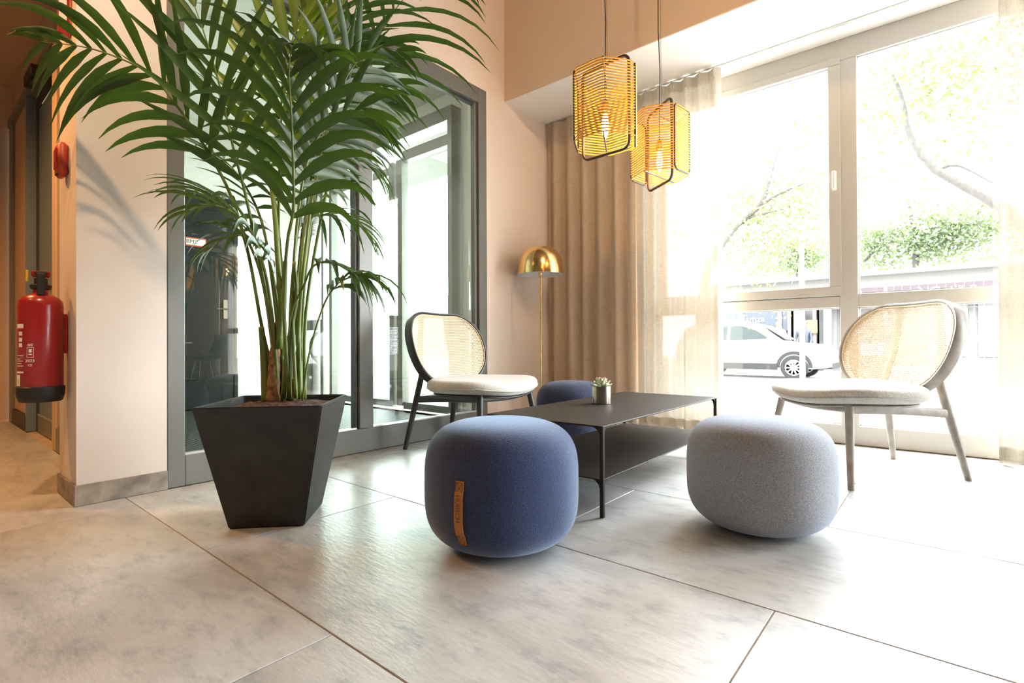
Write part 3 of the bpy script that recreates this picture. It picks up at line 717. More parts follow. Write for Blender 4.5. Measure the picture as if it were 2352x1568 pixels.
# ---- floor lamp
FL = tag(empty('floor_lamp', (-2.50, 3.345, 0)), 'brass mushroom floor lamp in the corner beside the curtain', 'floor lamp')
MB().lathe([(.0001, .0), (.13, 0), (.13, .010), (.125, .014), (.02, .016), (.012, .03), (.0001, .03)], 40).build('base', M['brass'], FL, True, 40)
MB().tube([(0, 0, .015), (0, 0, 1.24)], .0085, 12).build('pole', M['brass'], FL, True, 60)
pr = []; Rr, Hd = .189, .225
for k in range(25):
    th = PI/2*k/24; pr.append((Rr*math.cos(th)**.62 if k < 24 else .0001, 1.222+Hd*math.sin(th)**.9))
sh = MB().lathe(pr, 56, caps=False).build('lamp_shade', M['brass'], FL, True)
MB().lathe([(r*.988+(0 if r > .001 else 0), z-.002) for r, z in pr], 56, caps=False).build('shade_lining', M['shade_in'], sh, True)
MB().lathe([(.0001, 1.215), (.012, 1.215), (.016, 1.225), (.016, 1.262), (.010, 1.268), (.0001, 1.268)], 20).build('socket', M['brass'], FL, True, 40)
MB().lathe([(.0001, 1.262), (.014, 1.27), (.030, 1.30), (.034, 1.33), (.025, 1.36), (.0001, 1.372)], 20).build('bulb', M['shade_in'], FL, True)
# ---- pendant lanterns
def pendant(name, x, y, z, H, ph, loop_ang, label, ceil=3.6, R=.17):
    t = tag(empty(name, (x, y, z)), label, 'pendant lamp', 'hexagonal cord pendant lamps')
    hexv = [(R*math.cos(ph+k*PI/3), R*math.sin(ph+k*PI/3)) for k in range(6)]
    th = MB(); nt_ = 26
    for i in range(nt_):
        zz = .006 + (H-.012)*i/(nt_-1); e = min(i, nt_-1-i); k_ = (.93, .985)[e] if e < 2 else 1.0
        ring = []
        for k in range(6):
            p_, q_ = hexv[k], hexv[(k+1) % 6]; pm, pn = hexv[(k-1) % 6], hexv[(k+1) % 6]
            f = .06 if e >= 2 else .14
            ring.append((p_[0]+(pm[0]-p_[0])*f, p_[1]+(pm[1]-p_[1])*f, zz)); ring.append((p_[0]+(pn[0]-p_[0])*f, p_[1]+(pn[1]-p_[1])*f, zz))
        th.tube(ring, .0033, 6, closed=True)
    th.build('cord_winding', M['cordo'], t, True, 60, kind='stuff', label='orange cord wound round the lantern')
    # rounded loops on two opposite faces
    def rounded(p, q, z0, z1, r, n=5):
        p = Vector(p); q = Vector(q); L = (q-p).length; d = (q-p)/L
        out = []
        for (cx, cz_, a0) in ((L-r, z0+r, -PI/2), (L-r, z1-r, 0), (r, z1-r, PI/2), (r, z0+r, PI)):
            for i in range(n+1):
                a = a0+PI/2*i/n; out.append(tuple(p+d*(cx+r*math.cos(a)))[:2]+(cz_+r*math.sin(a),))
        return out
    for k in (1, 4):
        s_ = .965
        p_ = (hexv[k][0]*s_, hexv[k][1]*s_, 0); q_ = (hexv[(k+1) % 6][0]*s_, hexv[(k+1) % 6][1]*s_, 0)
        MB().tube(rounded(p_, q_, .002, H-.002, .030), .0052, 8, closed=True).build('frame_loop', M['tube'], t, True)
    c, s = math.cos(loop_ang), math.sin(loop_ang); hl = .132
    MB().tube(rounded((-hl*c, -hl*s, 0), (hl*c, hl*s, 0), -.045, H+.045, .035), .0078, 10, closed=True).build('handle_loop', M['tube'], t, True)
    # connecting spokes between loops top and bottom
    sp = MB()
    for zz in (.004, H-.004):
        sp.tube([(hexv[0][0]*.96, hexv[0][1]*.96, zz), (hexv[3][0]*.96, hexv[3][1]*.96, zz)], .0035, 6)
    sp.build('cross_bar', M['tube'], t)
    MB().tube([(0, 0, .215), (0, 0, H), (.004, .003, H+.25), (-.004, 0, H+.5), (0, 0, ceil-z-.03)], .0028, 6).build('cable', M['black'], t, True)
    MB().tube([(.010, .004, H+.045), (.010, .004, ceil-z-.03)], .0011, 5).build('steel_wire', M['galv'], t)
    MB().lathe([(.05, ceil-z-.03), (.05, ceil-z), (.0001, ceil-z)], 20).build('ceiling_rose', M['black'], t, True, 40)
    MB().lathe([(.0001, .225), (.010, .222), (.020, .205), (.021, .165), (.0155, .16), (.0155, .148), (.0001, .148)], 18).build('socket', M['bulbglass'], t, True, 40)
    b = MB().lathe([(.0001, .030), (.005, .034), (.0125, .055), (.0175, .085), (.0165, .110), (.0120, .135), (.0115, .150)], 18).build('bulb', M['bulb'], t, True)
    l = lamp('bulb_light', 'POINT', (0, 0, .09), 9.0, (1.0, .60, .22), .03); l.parent = t
    return t
a1 = math.atan2(-.016, .268); a2 = math.atan2(-.142, .195)
pendant('pendant_lamp', -1.261, 2.222, 1.63, .352, -1.114, a1, 'hexagonal orange cord lantern nearer the camera, hanging over the table')
pendant('pendant_lamp', -1.262, 2.853, 1.625, .367, 4.589, a2, 'hexagonal orange cord lantern in front of the sheer curtain')

# ---- curtains
def curtain(name, x0, x1, yc, m, label, pitch=.125, amp=.028, z0=.018, z1=2.628, seed=1, group='linen curtains', gather=0.0):
    rnd = random.Random(seed); t = tag(empty(name, ((x0+x1)/2, yc, 0)), label, 'curtain', group)
    W_ = x1-x0; nx = int(W_/.009); nz = 26; V = []; Fc = []
    ph = [rnd.uniform(-.6, .6) for _ in range(60)]; am = [rnd.uniform(.65, 1.25) for _ in range(60)]
    for j in range(nz+1):
        v = j/nz; z = z0+(z1-z0)*v
        for i in range(nx+1):
            u = i/nx; x = -W_/2+W_*u; s = x/pitch; k = int(math.floor(s)) % 60
            fr_ = s-math.floor(s); A = am[k]*(1-fr_)+am[(k+1) % 60]*fr_
            wave = math.sin(2*PI*s + ph[k]*.0)
            broad = math.sin(2*PI*s/2.7+ph[3]*5 + .5*(1-v))*.6
            top = max(0, (v-.90)/.10)
            yy = amp*A*(wave*(1-.35*top) + broad*(1-v)*.9*(1-top))
            xx = x + .014*(1-v)*math.sin(2*PI*s/2.7+ph[5]*4) + gather*(1-v)*u
            zz = z + (.010*math.sin(2*PI*s*.5+1) if j == 0 else 0)
            V.append((xx, yy, zz))
    for j in range(nz):
        for i in range(nx): Fc.append((j*(nx+1)+i, j*(nx+1)+i+1, (j+1)*(nx+1)+i+1, (j+1)*(nx+1)+i))
    cl = MB().add(V, Fc).build('cloth', m, t, True)
    # gathered heading and hem bands lie just in front of the cloth
    for nm, (va, vb) in (('heading', (.972, 1.0)), ('hem', (.0, .030))):
        V = []; Fc = []
        for j, v in enumerate((va, vb)):
            jj = min(nz, max(0, round(v*nz)))
            for i in range(nx+1):
                u = i/nx; x = -W_/2+W_*u; s = x/pitch; k = int(math.floor(s)) % 60; fr_ = s-math.floor(s); A = am[k]*(1-fr_)+am[(k+1) % 60]*fr_
                top = max(0, (v-.90)/.10); broad = math.sin(2*PI*s/2.7+ph[3]*5+.5*(1-v))*.6
                yy = amp*A*(math.sin(2*PI*s)*(1-.35*top)+broad*(1-v)*.9*(1-top)) - .0025
                V.append((x+.014*(1-v)*math.sin(2*PI*s/2.7+ph[5]*4)+gather*(1-v)*u, yy, z0+(z1-z0)*v+.004*(1 if v < .5 else -1)*(1-j)))
        for i in range(nx): Fc.append((i, i+1, nx+1+i+1, nx+1+i))
        MB().add(V, Fc).build(nm, m, cl, True)
    # pinch pleats and gliders
    n = int(W_/pitch); g = MB()
    for k in range(n+1):
        s = (math.ceil(-W_/2/pitch)+k)+.75; x = s*pitch
        if x > W_/2-.01: break
        g.box(x-.004, x+.004, -amp*.7-.012, -amp*.7+.004, z1-.012-.06, z1+.003)
    g.build('pleat', m, t, kind='stuff')
    return t
curtain('curtain', -2.735, -1.86, 3.765, M['curtain2'], 'brown linen curtain hanging in the corner behind the floor lamp', .150, .034, seed=3)
curtain('curtain', -1.86, -1.205, 3.765, M['curtain'], 'sheer beige linen curtain hanging over the left of the window', .105, .026, seed=5)
curtain('curtain', .235, .86, 3.77, M['curtain'], 'sheer linen curtain at the right edge of the window', .105, .030, seed=8, gather=.05)

# ---- planter and palm
PL = tag(empty('planter', (-1.982, .951, 0), .811), 'tapered square black planter holding the palm', 'planter')
hb, ht, Hp = .131, .217, .448
def sqr(h, z): return [(-h, -h, z), (h, -h, z), (h, h, z), (-h, h, z)]
bm = bmesh.new(); lev = [(hb, 0), (ht, Hp), (ht-.012, Hp), (ht-.020, Hp-.05)]
vs = [[bm.verts.new(p) for p in sqr(h, z)] for h, z in lev]
for i in range(3):
    for k in range(4): bm.faces.new((vs[i][k], vs[i][(k+1) % 4], vs[i+1][(k+1) % 4], vs[i+1][k]))
bm.faces.new(vs[0][::-1]); bm.faces.new(vs[3])
bmesh.ops.bevel(bm, geom=[e for e in bm.edges], offset=.004, segments=2, affect='EDGES')
MB().bm(bm).build('body', M['planter'], PL, True, 35)
V = []; Fc = []; n = 26; rs = random.Random(4)
for i in range(n+1):
    for j in range(n+1):
        u, v = i/n*2-1, j/n*2-1; e = max(abs(u), abs(v)); V.append((u*(ht-.0205), v*(ht-.0205), Hp-.030+.022*(1-e**3)*(.5+.5*math.cos(3*u)*math.cos(2*v))+rs.uniform(0, .010)*(1-e**6)))
for i in range(n):
    for j in range(n): Fc.append((i*(n+1)+j, (i+1)*(n+1)+j, (i+1)*(n+1)+j+1, i*(n+1)+j+1))
MB().add(V, Fc).build('soil', M['soil'], PL)
PALM = tag(empty('potted_palm', (-1.982, .951, .43)), 'tall green kentia palm growing in the black planter', 'plant')
PO = np.array([-1.982, .951, .43])
LEAF_COUNT = [0]
def leaflet(base, D0, nrm, L, wmax, droop, twist, n=7):
    V = []; Fc = []; p = np.array(base, float); D = D0/np.linalg.norm(D0); ds = L/n
    prev = None
    for i in range(n+1):
        s = i/n
        w = wmax*(.32+.68*min(1, s/.28)) * (1-max(0, (s-.28)/.72)**1.7)
        if i == n: w = .0006
        Wv = np.cross(D, nrm); Wv = Wv/(np.linalg.norm(Wv)+1e-9); Nn = np.cross(Wv, D)
        V += [p-Wv*w/2+Nn*w*.16, p-Nn*w*.02, p+Wv*w/2+Nn*w*.16]
        D = D + np.array([0, 0, -1.0])*droop*(s+.12)*.5; D = D/np.linalg.norm(D); p = p+D*ds
    for i in range(n):
        Fc += [(3*i, 3*i+1, 3*i+4, 3*i+3), (3*i+1, 3*i+2, 3*i+5, 3*i+4)]
    return V, Fc
def frond(pts, start, pairs, Lmax, droop, wmax=.030, minor=False, seed=0, spread=(70, 22), lift=.12, radius=.0075, sides=(1, 1), side_vec=None, lm='leaf'):
    rnd = random.Random(seed); Wp = [at_d(*p) for p in pts]; n = 60
    C = catmull(Wp, n); C = [c-PO for c in C]
    ln = [0]
    for i in range(n): ln.append(ln[-1]+np.linalg.norm(C[i+1]-C[i]))
    tot = ln[-1]
    s0 = start
    rad = [radius*(1-.25*(l/tot)/s0) if l/tot < s0 else radius*.75*(1-.78*(l/tot-s0)/(1-s0)) for l in ln]
    fr_ = MB().tube([tuple(c) for c in C], rad, 7).build('frond', M['stem'], PALM, True)
    horiz = C[-1]-C[int(n*s0*.8)]; horiz[2] = 0
    if np.linalg.norm(horiz) < .05: horiz = np.array([RI[0], RI[1], 0])
    S = np.cross(horiz/np.linalg.norm(horiz), [0, 0, 1.0]) if side_vec is None else np.array(side_vec, float); S = S/np.linalg.norm(S)
    allv = MB()
    for i in range(pairs):
        u = (i+.5)/pairs; l = tot*(s0+(1-s0)*u*.995)
        k = max(j for j in range(n) if ln[j] <= l); f = (l-ln[k])/(ln[k+1]-ln[k]); c = C[k]*(1-f)+C[k+1]*f
        T_ = C[k+1]-C[k]; T_ = T_/np.linalg.norm(T_); N_ = np.cross(S, T_); N_ = N_/np.linalg.norm(N_)
        if N_[2] < -.2: N_ = -N_
        Sx = np.cross(T_, N_); Sx = Sx/np.linalg.norm(Sx)
        if Sx@S < 0: Sx = -Sx
        L0 = Lmax*(.62+.38*math.sin(PI*min(1, u/.55*.5))) * (1-.55*max(0, (u-.55)/.45))
        for sgn, on in ((1, sides[0]), (-1, sides[1])):
            if not on: continue
            al = math.radians(spread[0]+(spread[1]-spread[0])*u + rnd.uniform(-5, 5))
            D0 = T_*math.cos(al)+Sx*sgn*math.sin(al)+N_*(lift+rnd.uniform(-.06, .06))
            V, Fc = leaflet(c, D0, N_+Sx*sgn*-.25, L0*rnd.uniform(.9, 1.08), wmax*rnd.uniform(.85, 1.12)*(1-.3*u), droop*rnd.uniform(.8, 1.25), 0)
            # keep the blades in front of the wall
            lim = XG+.03-PO[0]
            V = [np.array([max(v[0], lim+.004*abs(v[1])) if v[1] < 2.0 else v[0], v[1], v[2]]) for v in V]
            if minor: allv.add(V, Fc)
            else:
                MB().add(V, Fc).build('leaflet', M[lm], fr_, True); LEAF_COUNT[0] += 1
    if minor: allv.build('leaflets', M[lm], fr_, True, kind='stuff')
    return fr_
FRONDS = [
 # big left frond
 dict(pts=[(640, 915, 2.0), (603, 757, 2.0), (579, 623, 1.98), (558, 535, 1.97), (523, 432, 1.95), (464, 326, 1.90), (400, 235, 1.87), (337, 165, 1.86), (214, 113, 1.88), (90, 95, 1.92)], start=.52, pairs=13, Lmax=.48, droop=.60, wmax=.040, seed=1, spread=(50, 22), lift=0, side_vec=(.30, -.25, 1.0)),
 # dark upright left of centre
 dict(pts=[(645, 915, 2.02), (617, 705, 2.0), (590, 570, 1.98), (564, 447, 1.95), (535, 335, 1.90), (505, 200, 1.86), (470, 80, 1.82), (420, -60, 1.80)], start=.52, pairs=10, Lmax=.46, droop=.14, wmax=.038, seed=2, spread=(44, 14), side_vec=RI*.9+FW*.35, lift=0),
 # centre frond leaning to the camera
 dict(pts=[(665, 915, 1.98), (652, 700, 1.9), (660, 560, 1.82), (674, 477, 1.76), (672, 330, 1.70), (668, 240, 1.66), (664, 170, 1.60), (668, 120, 1.52), (676, 100, 1.44)], start=.50, pairs=12, Lmax=.43, droop=.85, wmax=.041, seed=3, spread=(46, 24), lift=.10, side_vec=RI),
 # bright upright behind
 dict(pts=[(655, 915, 2.0), (640, 700, 2.03), (640, 500, 2.06), (645, 300, 2.1), (652, 170, 2.12), (690, 40, 2.12), (760, -100, 2.08)], start=.50, pairs=10, Lmax=.52, droop=.08, wmax=.056, seed=4, spread=(42, 15), side_vec=RI, lm='leaf_young'),
 # right upper fronds
 dict(pts=[(690, 915, 2.0), (690, 700, 2.05), (722, 450, 2.15), (765, 150, 2.28), (800, 70, 2.32), (840, -10, 2.36), (900, -80, 2.4)], start=.52, pairs=12, Lmax=.46, droop=.62, wmax=.038, seed=5, spread=(58, 20), lift=0, side_vec=RI*.85+FW*.35-np.array([0, 0, .3])),
 dict(pts=[(700, 915, 2.0), (705, 700, 2.1), (752, 430, 2.25), (800, 250, 2.35), (847, 131, 2.42), (885, 60, 2.45), (925, 0, 2.47), (985, -60, 2.48), (1050, -70, 2.48)], start=.58, pairs=11, Lmax=.60, droop=.72, wmax=.038, seed=6, spread=(56, 22), lift=0, side_vec=RI*.85+FW*.35-np.array([0, 0, .3])),
 # right drooping mid fronds
 dict(pts=[(695, 915, 2.05), (690, 650, 2.1), (712, 430, 2.2), (745, 320, 2.26), (795, 240, 2.3), (860, 200, 2.34), (930, 215, 2.38)], start=.56, pairs=11, Lmax=.40, droop=.55, wmax=.040, seed=7, lift=.05, side_vec=FW*.75+RI*.25-np.array([0, 0, .55])),
 dict(pts=[(680, 915, 1.96), (672, 680, 1.95), (690, 450, 1.95), (722, 330, 1.96), (772, 270, 1.97), (830, 255, 1.98), (880, 290, 1.99)], start=.60, pairs=11, Lmax=.38, droop=.55, wmax=.040, seed=8, lift=.05, side_vec=FW*.75+RI*.25-np.array([0, 0, .55])),
 dict(pts=[(690, 915, 2.08), (700, 650, 2.15), (735, 415, 2.3), (778, 380, 2.34), (822, 367, 2.36), (857, 387, 2.38), (895, 430, 2.39)], start=.68, pairs=9, Lmax=.28, droop=.95, wmax=.026, seed=9, lift=0),
 dict(pts=[(680, 915, 2.05), (690, 700, 2.1), (715, 515, 2.2), (740, 495, 2.24), (780, 490, 2.28), (830, 515, 2.32), (868, 570, 2.34)], start=.62, pairs=10, Lmax=.32, droop=.8, wmax=.028, seed=10, lift=0),
 dict(pts=[(695, 919, 1.95), (706, 834, 1.93), (725, 755, 1.9), (744, 700, 1.88), (762, 668, 1.87), (792, 640, 1.86), (840, 628, 1.86)], start=.74, pairs=6, Lmax=.27, droop=.95, wmax=.030, seed=11, radius=.004, spread=(60, 18), lift=0),
 dict(pts=[(668, 915, 1.97), (665, 760, 1.95), (672, 710, 1.93), (698, 655, 1.9), (718, 613, 1.88), (752, 600, 1.87), (795, 612, 1.86), (835, 640, 1.86)], start=.72, pairs=6, Lmax=.30, droop=.95, wmax=.032, seed=12, radius=.005, spread=(60, 18), lift=0),
 # left lower fronds
 dict(pts=[(640, 905, 2.0), (622, 700, 1.95), (592, 565, 1.9), (545, 495, 1.86), (480, 470, 1.84), (425, 490, 1.83)], start=.56, pairs=9, Lmax=.32, droop=.55, wmax=.036, seed=13),
 dict(pts=[(650, 905, 2.05), (632, 700, 2.1), (604, 520, 2.2), (562, 425, 2.28), (512, 365, 2.33), (450, 330, 2.36)], start=.60, pairs=8, Lmax=.28, droop=.35, wmax=.026, seed=14),
 dict(pts=[(640, 905, 2.03), (606, 660, 2.06), (566, 545, 2.1), (520, 470, 2.14), (470, 438, 2.17), (410, 445, 2.18)], start=.55, pairs=8, Lmax=.32, droop=.45, wmax=.034, seed=15),
 # far side and low inner fronds
 dict(pts=[(660, 905, 2.1), (650, 650, 2.2), (630, 450, 2.3), (600, 330, 2.36), (560, 250, 2.4), (500, 210, 2.42)], start=.55, pairs=12, Lmax=.34, droop=.4, wmax=.036, seed=16, minor=True),
 dict(pts=[(670, 905, 2.06), (668, 700, 2.1), (690, 480, 2.2), (730, 230, 2.3), (755, 90, 2.33), (785, -40, 2.34)], start=.52, pairs=14, Lmax=.38, droop=.3, wmax=.038, seed=17, minor=True, side_vec=RI*.9+FW*.4),
 dict(pts=[(655, 905, 2.0), (640, 720, 2.02), (615, 590, 2.04), (570, 545, 2.03), (520, 545, 2.0), (470, 580, 1.98)], start=.55, pairs=7, Lmax=.28, droop=.7, wmax=.034, seed=18, minor=True),
 dict(pts=[(680, 905, 2.02), (690, 700, 2.03), (715, 470, 2.05), (750, 300, 2.08), (800, 170, 2.1), (860, 110, 2.12), (930, 120, 2.14)], start=.55, pairs=12, Lmax=.36, droop=.5, wmax=.040, seed=21, minor=True, lift=.05, side_vec=FW*.8+RI*.3-np.array([0, 0, .5])),
 dict(pts=[(672, 905, 2.1), (680, 700, 2.2), (700, 500, 2.3), (740, 430, 2.36), (800, 420, 2.4), (850, 460, 2.42)], start=.6, pairs=9, Lmax=.26, droop=.6, wmax=.030, seed=22, minor=True),
]
for f in FRONDS: frond(**f)
# bundled petiole sheaths and fibrous trunk bases
for (pts, r0, r1, mm, nm) in (
    ([(628, 925, 2.0), (630, 860, 2.0), (632, 800, 1.99), (640, 740, 1.98)], .030, .012, 'fibre', 'trunk'),
    ([(612, 925, 2.0), (608, 850, 2.0), (604, 790, 1.99), (600, 750, 1.98)], .018, .010, 'stem', 'sheath'),
    ([(655, 920, 2.03), (652, 830, 2.02), (650, 760, 2.0), (655, 600, 1.95)], .016, .009, 'stem', 'sheath'),
    ([(690, 915, 2.05), (690, 840, 2.05), (685, 780, 2.05), (682, 690, 2.06)], .014, .008, 'stem', 'sheath'),
    ([(672, 918, 2.02), (672, 890, 2.02), (670, 870, 2.02)], .014, .008, 'fibre', 'trunk'),
    ([(640, 800, 1.98), (646, 700, 1.97), (640, 620, 1.97), (630, 480, 2.0), (610, 330, 2.05)], .014, .007, 'stem', 'sheath'),
    ([(650, 920, 1.98), (660, 800, 1.96), (680, 690, 1.95), (676, 600, 1.93)], .010, .006, 'stem', 'sheath')):
    C = catmull([at_d(*p)-PO for p in pts], 16)
    MB().tube([tuple(c) for c in C], [r0+(r1-r0)*i/16+(.0018*math.sin(i*2.1) if mm == 'fibre' else 0) for i in range(17)], 10).build(nm, M[mm], PALM, True)

# ================================================================== things on the pier
EX = tag(empty('fire_extinguisher', (-2.905, .388, .43)), 'red fire extinguisher with a black base hanging on the pier', 'fire extinguisher')
Re = .074
MB().lathe([(Re-.002, .058), (Re-.001, .06), (Re-.001, .40), (Re-.004, .418), (Re-.014, .434), (Re-.032, .446), (.026, .452), (.024, .470), (.0001, .470)], 40).build('cylinder', M['red'], EX, True, 50)
MB().lathe([(Re-.010, 0), (Re-.004, .004), (Re+.003, .030), (Re+.004, .062), (Re-.0005, .066), (Re-.003, .058)], 40).build('base_ring', M['black'], EX, True, 50)
MB().lathe([(.028, .468), (.034, .472), (.036, .486), (.030, .490), (.022, .492), (.022, .515), (.0001, .518)], 20).build('valve', M['black'], EX, True, 40)
cdir = math.atan2(-.388, 2.905); ca, sa = math.cos(cdir), math.sin(cdir)
hd = MB().cbox(-.008, .050, -.014, .014, .515, .535, .004); hd.cbox(.034, .052, -.013, .013, .44, .530, .004); hd.cbox(-.03, .02, -.022, .022, .526, .545, .004)
hd.xf(Matrix.Rotation(cdir, 4, 'Z')); hd.build('lever', M['black'], EX)
MB().cbox(-.028, .018, -.030, .030, .520, .546, .004).xf(Matrix.Rotation(cdir, 4, 'Z')).build('grip', M['red'], EX)
MB().cbox(-.004, .004, -.047, -.038, .500, .548, .002).xf(Matrix.Rotation(cdir, 4, 'Z')).build('safety_pin', M['yellow'], EX)
br = MB().cbox(-.012, .012, .0, .010, .20, .37, .003); br.cbox(-.012, .012, -.014, .002, .335, .352, .002); br.cbox(-.012, .012, -.014, .002, .215, .232, .002)
br.xf(Matrix.Translation((0, Re+.0005, 0))); br.build('bracket', M['red'], EX)
def label_patch(a0, a1, z0, z1, m, nm, d=.0006):
    V = []; Fc = []; n = 8
    for i in range(n+1):
        a = a0+(a1-a0)*i/n
        for (r, z) in ((Re-.001+d*.1, z0), (Re-.001+d, z0), (Re-.001+d, z1), (Re-.001+d*.1, z1)): V.append((r*math.cos(a), r*math.sin(a), z))
    for i in range(n):
        for k in range(4): Fc.append((i*4+k, i*4+(k+1) % 4, (i+1)*4+(k+1) % 4, (i+1)*4+k))
    return MB().add(V, Fc).build(nm, m, EX, True, 40)
A = cdir
label_patch(A-1.35, A-.80, .305, .322, M['signwhite'], 'label_strip')
for z in (.275, .250, .228): label_patch(A-1.12, A-.88, z, z+.016, M['signwhite'], 'pictogram')
label_patch(A-1.40, A-.80, .122, .129, M['signwhite'], 'label_strip')
label_patch(A-1.40, A-1.02, .070, .115, M['signwhite'], 'inspection_label'); label_patch(A-1.24, A-1.12, .078, .096, M['yellow'], 'inspection_seal', .0009)
for z, w in ((.192, .5), (.178, .3), (.170, .5), (.160, .4), (.150, .5)): label_patch(A-1.32, A-1.32+w, z, z+.003, M['signwhite'], 'print_line')
for (a, b, z0, z1) in ((-.62, -.30, .185, .187), (-.62, -.30, .225, .227), (-.62, -.605, .185, .227), (-.315, -.30, .185, .227)): label_patch(A+a, A+b, z0, z1, M['signwhite'], 'print_line')
label_patch(A-.53, A-.39, .206, .220, M['signwhite'], 'pictogram'); label_patch(A-.54, A-.38, .196, .201, M['signwhite'], 'print_line')
for k in range(2): label_patch(A-.58, A-.34, .232+k*.006, .235+k*.006, M['signwhite'], 'print_line')
def arc_text(body, size, ang, z):
    o = text_obj('lettering', body, size, M['signwhite'], EX, (Re*math.cos(ang), Re*math.sin(ang), z), (PI/2, 0, ang+PI/2), .0006); return o
arc_text('2023', .016, A-.46, .172); arc_text('CE', .012, A-.46, .154)
AB = tag(empty('alarm_box', (-2.925, .475, 1.465)), 'orange red alarm box on the side of the pier above the extinguisher', 'alarm')
MB().cbox(-.045, .045, -.036, -.0005, -.072, .072, .012).build('housing', M['alarm'], AB, True, 50)
MB().cbox(-.034, .034, -.040, -.0355, -.040, .045, .003).build('call_point', M['red'], AB)
MB().cbox(-.012, .012, -.038, -.030, -.068, -.060, .001).build('keyhole', M['black'], AB)
S2 = tag(empty('wall_sign', (-2.87, .475, 2.10)), 'red projecting sign high on the side of the pier', 'sign')
MB().cbox(-.05, .05, -.004, -.0005, -.12, .12, .001).build('backplate', M['alarm'], S2)
MB().cbox(-.004, .004, -.040, -.004, -.13, .13, .001).build('plate', M['red'], S2)
MB().cbox(.0042, .005, -.036, -.010, -.05, .04, .0003).build('pictogram', M['signwhite'], S2)

# ================================================================== second seating group farther right, seen only mirrored in the partition
pendant('pendant_lamp', 4.0, 3.02, 1.60, .352, .3, .6, 'orange cord lantern of the next seating group, lower one mirrored in the glass partition')
pendant('pendant_lamp', 3.3, 3.42, 1.76, .352, .9, 1.4, 'orange cord lantern of the next seating group, mirrored in front of the bright window')
def dining(x, y):
    t = tag(empty('bistro_table', (x, y, 0)), 'round dark bistro table, mirrored in the glass partition', 'table')
    MB().lathe([(.0001, .70), (.33, .70), (.335, .71), (.33, .72), (.0001, .72)], 40).build('tabletop', M['shade_in'], t, True, 40)
    MB().lathe([(.0001, .70), (.022, .70), (.022, .03), (.20, .015), (.20, 0), (.0001, 0)], 28).build('pedestal', M['black'], t, True, 40)
    return t
dining(4.3, 2.9)
sc_ = tag(empty('shell_chair', (3.95, 3.35, 0), -.9), 'dark moulded shell chair on thin legs, mirrored in the glass partition', 'chair')
V = []; Fc = []; nu, nv = 14, 16
for j in range(nv+1):
    v = j/nv
    if v < .5: x = .22-.42*v/.5; z = .44-.03*math.sin(PI*v/.5)
    else: w = (v-.5)/.5; x = -.20-.09*w-.03*math.sin(PI*w); z = .44+.40*w
    hw = .23-.05*abs(v-.45)
    for i in range(nu+1):
        u = i/nu*2-1; e = abs(u)**2.4
        V.append((x+(.10*e if v > .5 else 0), u*hw, z+(.07*e if v < .75 else .07*e*(1-v)*4)))
for j in range(nv):
    for i in range(nu): Fc.append((j*(nu+1)+i, j*(nu+1)+i+1, (j+1)*(nu+1)+i+1, (j+1)*(nu+1)+i))
o = MB().add(V, Fc).build('shell', M['cardark'], sc_, True); o.modifiers.new('thick', 'SOLIDIFY').thickness = .008
for sx in (-1, 1):
    for sy in (-1, 1): MB().tube([(.03+sx*.10, sy*.10, .415), (sx*.20, sy*.20, 0)], .008, 8).build('leg', M['chrome'], sc_, True)
curtain('curtain', 4.55, 6.4, 3.77, M['curtain2'], 'brown linen curtain at the second window, mirrored in the glass partition', .115, .030, seed=13)
# ================================================================== STREET
structure(MB().box(-40, 40, 4.16, 9.5, -.20, -.05).build('ground', M['pave']), 'pavement outside the window')
structure(MB().box(-40, 40, 9.5, 40, -.6, -.35).build('ground', M['road']), 'road outside the window')
structure(MB().box(-8.0, -2.2, 3.42, 4.16, -.20, -.05).build('ground', M['pave']))
structure(MB().box(-9.0, -2.6, 3.43, 5.2, 3.15, 3.3).build('trim_4', M['facade']), 'canopy over the street door')
def wheel(parent, x, y, z, r=.335):
    w = MB().lathe([(r*.62, -.10), (r*.95, -.105), (r, -.07), (r, .07), (r*.95, .105), (r*.62, .10)], 40, caps=False)
    w.xf(Matrix.Translation((x, y, z)) @ Matrix.Rotation(PI/2, 4, 'X')); o = w.build('wheel', M['tyre'], parent, True, 40)
    a = MB().lathe([(r*.64, .085), (r*.64, .102), (r*.57, .104), (r*.57, .085)], 40, caps=False)
    for k in range(10):
        an = 2*PI*k/10; s = MB().box(r*.12, r*.60, -.018, .018, .080, .098); s.xf(Matrix.Rotation(an, 4, 'Z')); a.add(s.v, s.f)
    a.lathe([(.0001, .10), (r*.2, .10), (r*.2, .08)], 20)
    a.xf(Matrix.Translation((x, y, z)) @ Matrix.Rotation(PI/2, 4, 'X')); a.build('rim', M['alloy'], o, True, 30)
    d = MB().lathe([(.0001, .05), (r*.64, .05)], 30); d.xf(Matrix.Translation((x, y, z)) @ Matrix.Rotation(PI/2, 4, 'X')); d.build('brake_disc', M['cardark'], o)
def loft(secs, n=4):
    V = []; Fc = []
    for x, pts in secs: V += [(x, p[0], p[1]) for p in pts]
    m = len(secs[0][1])
    for i in range(len(secs)-1):
        for k in range(m): Fc.append((i*m+k, i*m+(k+1) % m, (i+1)*m+(k+1) % m, (i+1)*m+k))
    Fc += [tuple(range(m-1, -1, -1)), tuple((len(secs)-1)*m+k for k in range(m))]
    return MB().add(V, Fc)
def sect(hw, zb, zt, r=.12, ins=.06):
    return [(-hw+ins, zb), (-hw, zb+.18), (-hw, zt-r), (-hw+r*.5, zt-r*.25), (-hw+r*1.4, zt), (hw-r*1.4, zt), (hw-r*.5, zt-r*.25), (hw, zt-r), (hw, zb+.18), (hw-ins, zb)]
